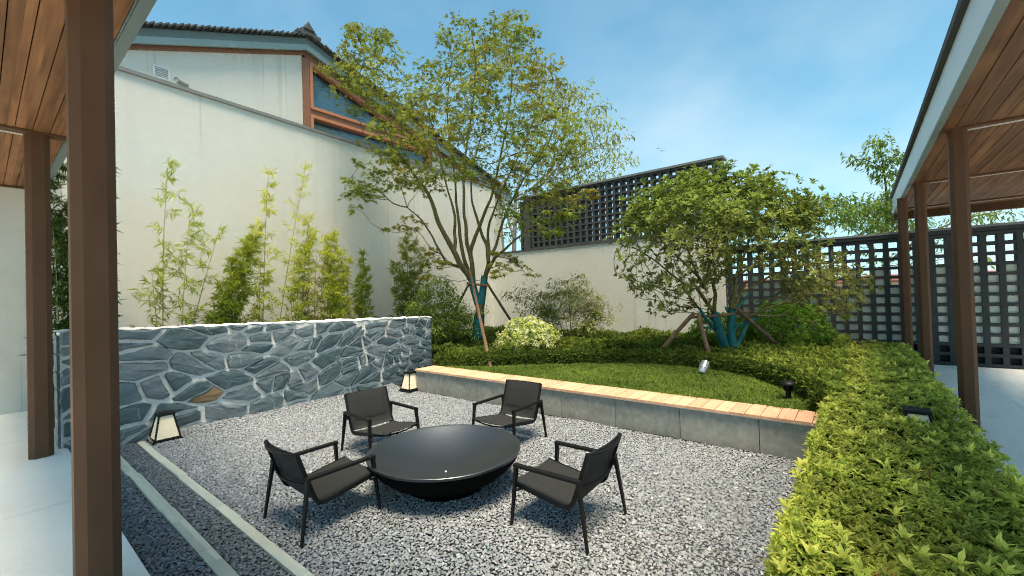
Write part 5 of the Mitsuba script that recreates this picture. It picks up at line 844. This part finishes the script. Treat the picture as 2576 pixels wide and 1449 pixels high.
# the front face of the bed towards the lawn
s = rng.random(5200) * g_front.length; fp = np.array([g_front.interpolate(a).coords[0] for a in s]); fq = np.array([g_front.interpolate(min(a + .05, g_front.length)).coords[0] for a in s]); tn = unit(fq - fp + 1e-9); nrm = np.c_[tn[:, 1], -tn[:, 0]]
zf = rng.random(len(s)) ** .8 * .25; side = np.where((nrm * (np.array([6.0, 3.2]) - fp)).sum(1) > 0, 1, -1)[:, None]; nrm = nrm * side
P = np.c_[fp - nrm * (.02 + .05 * rng.random((len(s), 1))), .37 + zf]; N = unit(np.c_[nrm, .5 + 0 * s] + rng.normal(0, .3, (len(s), 3)))
t = meshkit.noise(np.c_[fp * .8, fp[:, :1] * 0])[:, None]
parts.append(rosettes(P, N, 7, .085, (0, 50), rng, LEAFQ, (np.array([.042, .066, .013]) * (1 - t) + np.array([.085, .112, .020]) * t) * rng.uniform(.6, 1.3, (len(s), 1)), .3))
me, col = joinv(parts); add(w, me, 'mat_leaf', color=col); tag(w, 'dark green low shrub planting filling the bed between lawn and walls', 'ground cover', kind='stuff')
add('bed_undergrowth', prism(bed.buffer(-.30), 'z', .30, .41), 'mat_dark_core'); tag('bed_undergrowth', 'plain dark slab standing for the undergrowth beneath the low shrubs', 'undergrowth', kind='stuff')  # one near-black slab

rng = R(121)
q = in_poly(Polygon(LAWN).buffer(.05), 30000, rng); n = len(q)
k = np.repeat(np.arange(n), 4); m = len(k); az = rng.uniform(0, 6.283, m); el = np.radians(rng.uniform(20, 75, m)); dd = np.stack([np.cos(az) * np.cos(el), np.sin(az) * np.cos(el), np.sin(el)], 1)
nn = np.stack([-np.cos(az) * np.sin(el), -np.sin(az) * np.sin(el), np.cos(el)], 1); t = meshkit.fbm(np.c_[q * 1.1, q[:, :1] * 0], 3)[k][:, None]
c = FOL * (np.array([.060, .098, .020]) * (1 - t) + np.array([.125, .170, .034]) * t) * rng.uniform(.6, 1.35, (m, 1))
lawn = stamp(np.array([[0, .07, 0], [0, -.07, 0], [.6, .07, .03], [.6, -.07, .03], [1, 0, -.12]]), np.array([[0, 1, 2], [1, 3, 2], [2, 3, 4]]), np.c_[q[k] + rng.normal(0, .01, (m, 2)), np.full(m, .355) + .03 * meshkit.noise(np.c_[q * 3, q[:, :1] * 0])[k]], frames(dd, nn), rng.uniform(.045, .085, m), np.clip(c, .01, .6))
add('lawn_grass', lawn[0], 'mat_leaf', color=lawn[1]); tag('lawn_grass', 'short dense green lawn between the bench and the low shrubs', 'grass', kind='stuff')

rng = R(131)
def mound(key, label, cat_, c, r, n, L, cols, rng, tmpl, leaves=7, el=(5, 60)):
    tag(key, label, cat_); u = unit(rng.normal(0, 1, (n, 3))); u[:, 2] = np.abs(u[:, 2]) * 1.0 - .12; u = unit(u)
    rad = (.52 + .86 * meshkit.fbm(u * 2.6 + np.array(c) * 3, 3, 5) + rng.normal(0, .03, n))[:, None] * rng.uniform(.8, 1, (n, 1)) ** .5; P = np.array(c) + u * np.array(r) * rad; P[:, 2] = np.maximum(P[:, 2], .37)
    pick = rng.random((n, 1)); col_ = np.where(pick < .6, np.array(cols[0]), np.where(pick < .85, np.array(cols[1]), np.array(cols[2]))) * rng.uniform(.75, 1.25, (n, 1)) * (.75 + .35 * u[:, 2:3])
    me, cl = rosettes(P, unit(u + [0, 0, .4] + rng.normal(0, .3, u.shape)), leaves, L, el, rng, tmpl, col_, .3); part(key, 'foliage', me, 'mat_leaf', color=cl)
    S = []
    for i in range(9): e = np.array(c) + unit(rng.normal(0, 1, 3) + [0, 0, 1.2]) * np.array(r) * .7; S.append(limb_mesh([np.array([c[0], c[1], .3]), (np.array(c) + e) / 2, e], .012, .004, 5, .1))
    part(key, 'stems', cat(S), 'mat_bark')


mound('variegated_shrub', 'round bush of cream and yellow variegated leaves beside the maple', 'shrub', (7.35, 5.5, .70), (.64, .66, .54), 1500, .058, ((.34, .38, .10), (.62, .60, .36), (.13, .19, .045)), rng, LEAFQ)
mound('fern_shrub', 'feathery bright green shrub in front of the low lattice fence', 'shrub', (10.8, 1.2, .62), (.80, .80, .85), 2000, .06, ((.13, .23, .035), (.19, .29, .05), (.08, .15, .025)), rng, LEAF4, 9, (10, 70))
mound('fern_shrub_001', 'feathery bright green shrub behind the wrapped stems of the evergreen', 'shrub', (10.6, 2.5, .55), (.70, .70, .70), 1400, .06, ((.13, .22, .035), (.19, .27, .05), (.08, .15, .025)), rng, LEAF4, 9, (10, 70))

# ------------------------------------------------------------------ furniture
def xf(x, y, rot): return trimesh.transformations.translation_matrix([x, y, 0]) @ trimesh.transformations.rotation_matrix(rot, [0, 0, 1])


SIDE = smooth_path([(.335, .302), (.25, .288), (.0, .250), (-.12, .234), (-.175, .245), (-.205, .285), (-.235, .36), (-.285, .50), (-.335, .648)], 40)


def chair(key, x, y, rot, label):
    M = xf(x, y, rot); tag(key, label, 'armchair', 'black armchairs around the fire bowl'); rng = R(int(x * 100))
    def P(name, m, mat, smooth=False): m = m.copy(); m.apply_transform(M); return part(key, name, m, mat, smooth=smooth)
    for s in (-1, 1):
        P('leg', bar((-.268, s * .295, .458), (-.338, s * .318, -.01), .026, .042, .016, .024, ref=(0, 1, 0)), 'mat_black')
        P('leg', bar((.262, s * .295, .458), (.308, s * .318, -.01), .026, .042, .016, .024, ref=(0, 1, 0)), 'mat_black')
        P('armrest', bar((-.285, s * .295, .450), (.281, s * .295, .450), .040, .026), 'mat_black')
        path = np.c_[SIDE[:, 0], np.full(40, s * .262), SIDE[:, 1] - .004]
        t = unit(np.gradient(path, axis=0)); nrm = np.cross(t, [0, 1, 0]); ring = []
        v = np.concatenate([path + [0, a, 0] + nrm * b for a, b in ((-.009, -.015), (.009, -.015), (.009, .015), (-.009, .015))]); n = 40
        f = [[k * n + i, k * n + i + 1, ((k + 1) % 4) * n + i + 1] for k in range(4) for i in range(n - 1)] + [[k * n + i, ((k + 1) % 4) * n + i + 1, ((k + 1) % 4) * n + i] for k in range(4) for i in range(n - 1)] + [[0, n, 2 * n], [0, 2 * n, 3 * n], [n - 1, 3 * n - 1, 2 * n - 1], [n - 1, 4 * n - 1, 3 * n - 1]]
        P('side_rail', trimesh.Trimesh(v, f, process=False), 'mat_black')
        P('bracket', bar((.255, s * .262, .262), (.270, s * .31, .262), .02, .014), 'mat_black'); P('bracket', bar((-.236, s * .255, .36), (-.276, s * .306, .40), .02, .014), 'mat_black')
    def sheet(path, sag, puff=None):
        ny = 17; u = np.linspace(-1, 1, ny); n = len(path); p3 = np.c_[path[:, 0], np.zeros(n), path[:, 1]]; t = unit(np.gradient(p3, axis=0)); nr = np.cross(t, [0, 1, 0]); nr[:, :] *= np.where((nr[:, 0] + nr[:, 2]) > 0, 1, -1)[:, None]
        v = p3[:, None] + np.array([0, .258, 0]) * u[None, :, None] + nr[:, None] * (.006 + sag(np.linspace(0, 1, n))[:, None] * -(1 - u[None] ** 2) + (puff(np.linspace(0, 1, n))[:, None] * np.clip((1 - np.abs(u[None]) / .9) * 9, 0, 1) if puff else 0))[..., None]
        top = v.reshape(-1, 3); bot = (v - nr[:, None] * .007).reshape(-1, 3); k = len(top); i, j = np.meshgrid(np.arange(n - 1), np.arange(ny - 1), indexing='ij'); a = (i * ny + j).ravel()
        f = np.vstack([np.stack([a, a + 1, a + ny + 1], 1), np.stack([a, a + ny + 1, a + ny], 1)]); fb = f[:, ::-1] + k
        edge = [(q, q + 1) for q in range(ny - 1)] + [(q + 1 + (n - 1) * ny, q + (n - 1) * ny) for q in range(ny - 1)]
        fe = [[b, a_, a_ + k] for a_, b in edge] + [[b, a_ + k, b + k] for a_, b in edge]
        return trimesh.Trimesh(np.vstack([top, bot]), np.vstack([f, fb, fe]), process=False)
    seat = smooth_path([(.34, .304), (.26, .293), (.0, .254), (-.12, .238), (-.165, .243)], 22); back = smooth_path([(-.178, .252), (-.205, .285), (-.235, .36), (-.285, .50), (-.334, .645)], 26)
    bump = lambda a, b, h: (lambda t: h * np.sqrt(np.clip((t - a) * (b - t), 0, None)) * 2 / (b - a))
    P('seat', sheet(seat, lambda t: .020 + 0 * t, bump(.10, .93, .010)), 'mat_sling', 42)
    P('backrest', sheet(back, lambda t: .012 + .006 * t, lambda t: bump(.44, .97, .016)(t)), 'mat_sling', 42)
    for a, b, nm in (((-.334, .640), .062, 'top_tube'), ((-.252, .40), .055, 'lower_tube')):
        w_ = .258 if nm == 'top_tube' else .292; u = np.linspace(-1, 1, 21); q = np.c_[a[0] - b * (1 - u ** 2), u * w_, a[1] - .012 * (1 - u ** 2)]; P(nm, tube(q, .0105, 8), 'mat_black', 50)
    u = np.linspace(-1, 1, 19); P('front_tube', tube(np.c_[.318 - 0 * u, u * .255, .290 - .036 * (1 - u ** 2)], .009, 8), 'mat_black', 50)
    P('centre_strap', bar((.322, 0, .266), (.318, 0, .222), .022, .012, ref=(0, 1, 0)), 'mat_black'); P('cross_tube', bar((-.02, -.255, .226), (-.02, .255, .226), .022, .018), 'mat_black')


chair('armchair', 1.765, 3.455, 0.0, 'black armchair nearest to the edging stones, seen from behind its right side')
chair('armchair_001', 2.915, 4.345, -math.pi / 2 - .06, 'black armchair in front of the stone wall, facing the viewer')
chair('armchair_002', 3.985, 3.33, math.pi + .02, 'black armchair in front of the slatted bench, behind the fire bowl')
chair('armchair_003', 2.86, 1.815, math.pi / 2 + .02, 'black armchair nearest to the hedge, showing the back of its backrest')

w = 'fire_bowl'; tag(w, 'wide shallow black metal fire bowl on the gravel between four armchairs', 'fire bowl')
bx, by = 2.705, 3.03
a = np.linspace(0, 1, 26); inner = np.c_[.672 * a, .352 - .225 * (1 - a ** 2)]; outer = np.array([(.688, .318), (.662, .268), (.61, .21), (.535, .15), (.44, .095), (.36, .06), (.34, .03), (.33, -.02), (0, -.02)])
part(w, 'bowl', lathe(np.vstack([inner, [[.678, .3545], [.695, .3545], [.6985, .351], [.6985, .342], [.694, .330]]]), 96, (bx, by, 0)), 'mat_bowl', smooth=35)
part(w, 'underside', lathe(np.vstack([[(.694, .330)], outer]), 96, (bx, by, 0)), 'mat_shaded_underside', smooth=35)
m = trimesh.creation.cylinder(.011, .006, sections=14); m.apply_translation([bx, by, .352 - .225 + .002]); part(w, 'drain_stud', m, 'mat_white')


def lantern(key, x, y, zb, s, h, label, rot=0.):
    M = xf(0, 0, rot); M[:3, 3] = [x, y, zb]; tag(key, label, 'lantern', None); t = .40 * s; b = .42 * s
    def P(k, name, m, mat, sm=False): m = m.copy(); m.apply_transform(M); return part(k, name, m, mat, smooth=sm)
    P(key, 'base', cat([cbox(-s / 2, s / 2, -s / 2, s / 2, 0, .022, .004), cbox(-s * .45, s * .45, -s * .45, s * .45, .0225, .036, .003)]), 'mat_black')
    bt, bb, z0, z1 = .235 * s, .415 * s, .036, h - .022
    for sx in (-1, 1):
        for sy in (-1, 1): P(key, 'corner_post', bar((sx * bb, sy * bb, z0), (sx * bt, sy * bt, z1), .017, .017), 'mat_black')
    P(key, 'top', cat([cbox(-bt - .016, bt + .016, -bt - .016, bt + .016, z1 - .006, h, .004)]), 'mat_black')
    for ax in range(4):
        c, sn = [(1, 0), (0, 1), (-1, 0), (0, -1)][ax]
        q = np.array([[bb - .004, -bb + .006, z0], [bb - .004, bb - .006, z0], [bt - .004, bt - .006, z1 - .006], [bt - .004, -bt + .006, z1 - .006]]); q = np.c_[q[:, 0] * c - q[:, 1] * sn, q[:, 0] * sn + q[:, 1] * c, q[:, 2]]
        P(key, 'panel', trimesh.Trimesh(q, [[0, 1, 2], [0, 2, 3]], process=False), 'mat_lantern')
        e = np.array([[bb, -bb, z0 + .004], [bb, bb, z0 + .004]]); e = np.c_[e[:, 0] * c - e[:, 1] * sn, e[:, 0] * sn + e[:, 1] * c, e[:, 2]]; P(key, 'lower_rail', bar(e[0], e[1], .012, .012), 'mat_black')


lantern('floor_lantern', 1.505, 7.035, .005, .315, .352, 'cream paper lantern with black frame at the left end of the stone wall')
lantern('floor_lantern_001', 5.0 - .01 + .065, 6.575, .02, .305, .345, 'cream paper lantern with black frame by the corner of bench and stone wall')
lantern('floor_lantern_002', 5.17, -.36, .285, .315, .352, 'cream lantern sunk into the clipped hedge, only its top showing')

w = 'garden_spotlight'; tag(w, 'small silver spotlight on the lawn edge by the evergreen poles', 'spotlight')
c = np.array([7.13, 1.93, .52]); ax = unit(np.array([-.42, -.10, -.55])); A = np.eye(4); A[:3, :3] = frames(np.array([[0., 1, .2]]), -ax[None])[0]; A[:3, 3] = c
m = lathe([(0, .115), (.035, .112), (.058, .09), (.068, .055), (.070, .0), (.073, -.004), (.073, -.03), (.066, -.034), (.060, -.09), (.052, -.112), (.040, -.118), (0, -.118)], 28); m.apply_transform(A); part(w, 'housing', m, 'mat_silver', smooth=40)
for i in range(6):
    m = lathe([(.069, .012 + .014 * i), (.076 - .002 * i, .014 + .014 * i), (.076 - .002 * i, .018 + .014 * i), (.069, .020 + .014 * i)], 28); m.apply_transform(A); part(w, 'fin', m, 'mat_silver', smooth=40)
part(w, 'stake', cat([bar(c + [0, 0, -.02], c + [.01, 0, -.20], .016, .016, .02, .02), cbox(c[0] - .04, c[0] + .05, c[1] - .03, c[1] + .03, .35, .375, .004)]), 'mat_black')

w = 'path_light'; tag(w, 'small black mushroom topped path light at the corner of lawn and hedge', 'path light')
c = (6.08, .70, .35)
part(w, 'cap', lathe([(0, .272), (.05, .268), (.078, .25), (.086, .232), (.086, .226), (0, .224)], 28, c), 'mat_black', smooth=35)
part(w, 'grille', cat([lathe([(.034, z0), (.054, z0 + .004), (.054, z0 + .008), (.034, z0 + .012)], 24, c) for z0 in (.16, .176, .192, .208)] + [lathe([(0, .14), (.034, .14), (.034, .226), (0, .226)], 20, c)]), 'mat_black', smooth=35)
part(w, 'post', lathe([(0, -.02), (.03, -.02), (.03, .14), (.042, .15), (.042, .158), (0, .158)], 20, c), 'mat_black', smooth=35)

w = 'wall_spotlight'; tag(w, 'grey cylindrical spotlight standing on the coping of the garden wall', 'spotlight')
c = np.array([2.58, WY + .05, wz(2.58) + .115]); ax = unit(np.array([-.75, -.45, .12])); A = np.eye(4); A[:3, :3] = frames(np.array([[0., 0, 1.]]), ax[None])[0]; A[:3, 3] = c
m = lathe([(0, -.15), (.045, -.15), (.05, -.14), (.05, .06), (.062, .065), (.062, .10), (.055, .102), (.05, .09), (0, .088)], 26); m.apply_transform(A); part(w, 'housing', m, 'mat_grey_metal', smooth=40)
part(w, 'bracket', cat([bar(c + [0, 0, -.03], (c[0] + .01, c[1], wz(2.58) + .01), .03, .03), cbox(c[0] - .04, c[0] + .06, c[1] - .04, c[1] + .04, wz(2.58) + .012, wz(2.58) + .022, .003)]), 'mat_grey_metal')

for key, c, s, lab in (('bird', (39.79, 14.07, 14.87), .55, 'upper of two small dark birds flying above the lattice wall'), ('bird_001', (40.02, 13.79, 14.63), .62, 'lower of two small birds flying above the lattice wall')):
    v = np.array([[0, -.22, 0], [0, .24, .02], [.05, 0, .05], [-.05, 0, -.03], [.04, .05, .02], [-.5, .16, .12], [-.05, -.06, .03], [.5, -.02, .16], [.1, .1, .02], [.1, -.08, .02], [-.12, .1, .02], [-.12, -.06, .02]]) * s
    m = trimesh.Trimesh(np.vstack([v[[0, 1, 2, 3, 4]]]), process=False).convex_hull
    wl = trimesh.Trimesh(np.vstack([v[[10, 11, 5]], v[[10, 11, 5]] + [0, 0, .02 * s], v[[2, 3]]]), process=False).convex_hull; wr = trimesh.Trimesh(np.vstack([v[[8, 9, 7]], v[[8, 9, 7]] + [0, 0, .02 * s], v[[2, 3]]]), process=False).convex_hull
    m = cat([m, wl, wr]); m.apply_transform(trimesh.transformations.rotation_matrix(.9 - math.pi / 2, [0, 0, 1])); m.apply_translation(c); add(key, m, 'mat_bird'); tag(key, lab, 'bird')
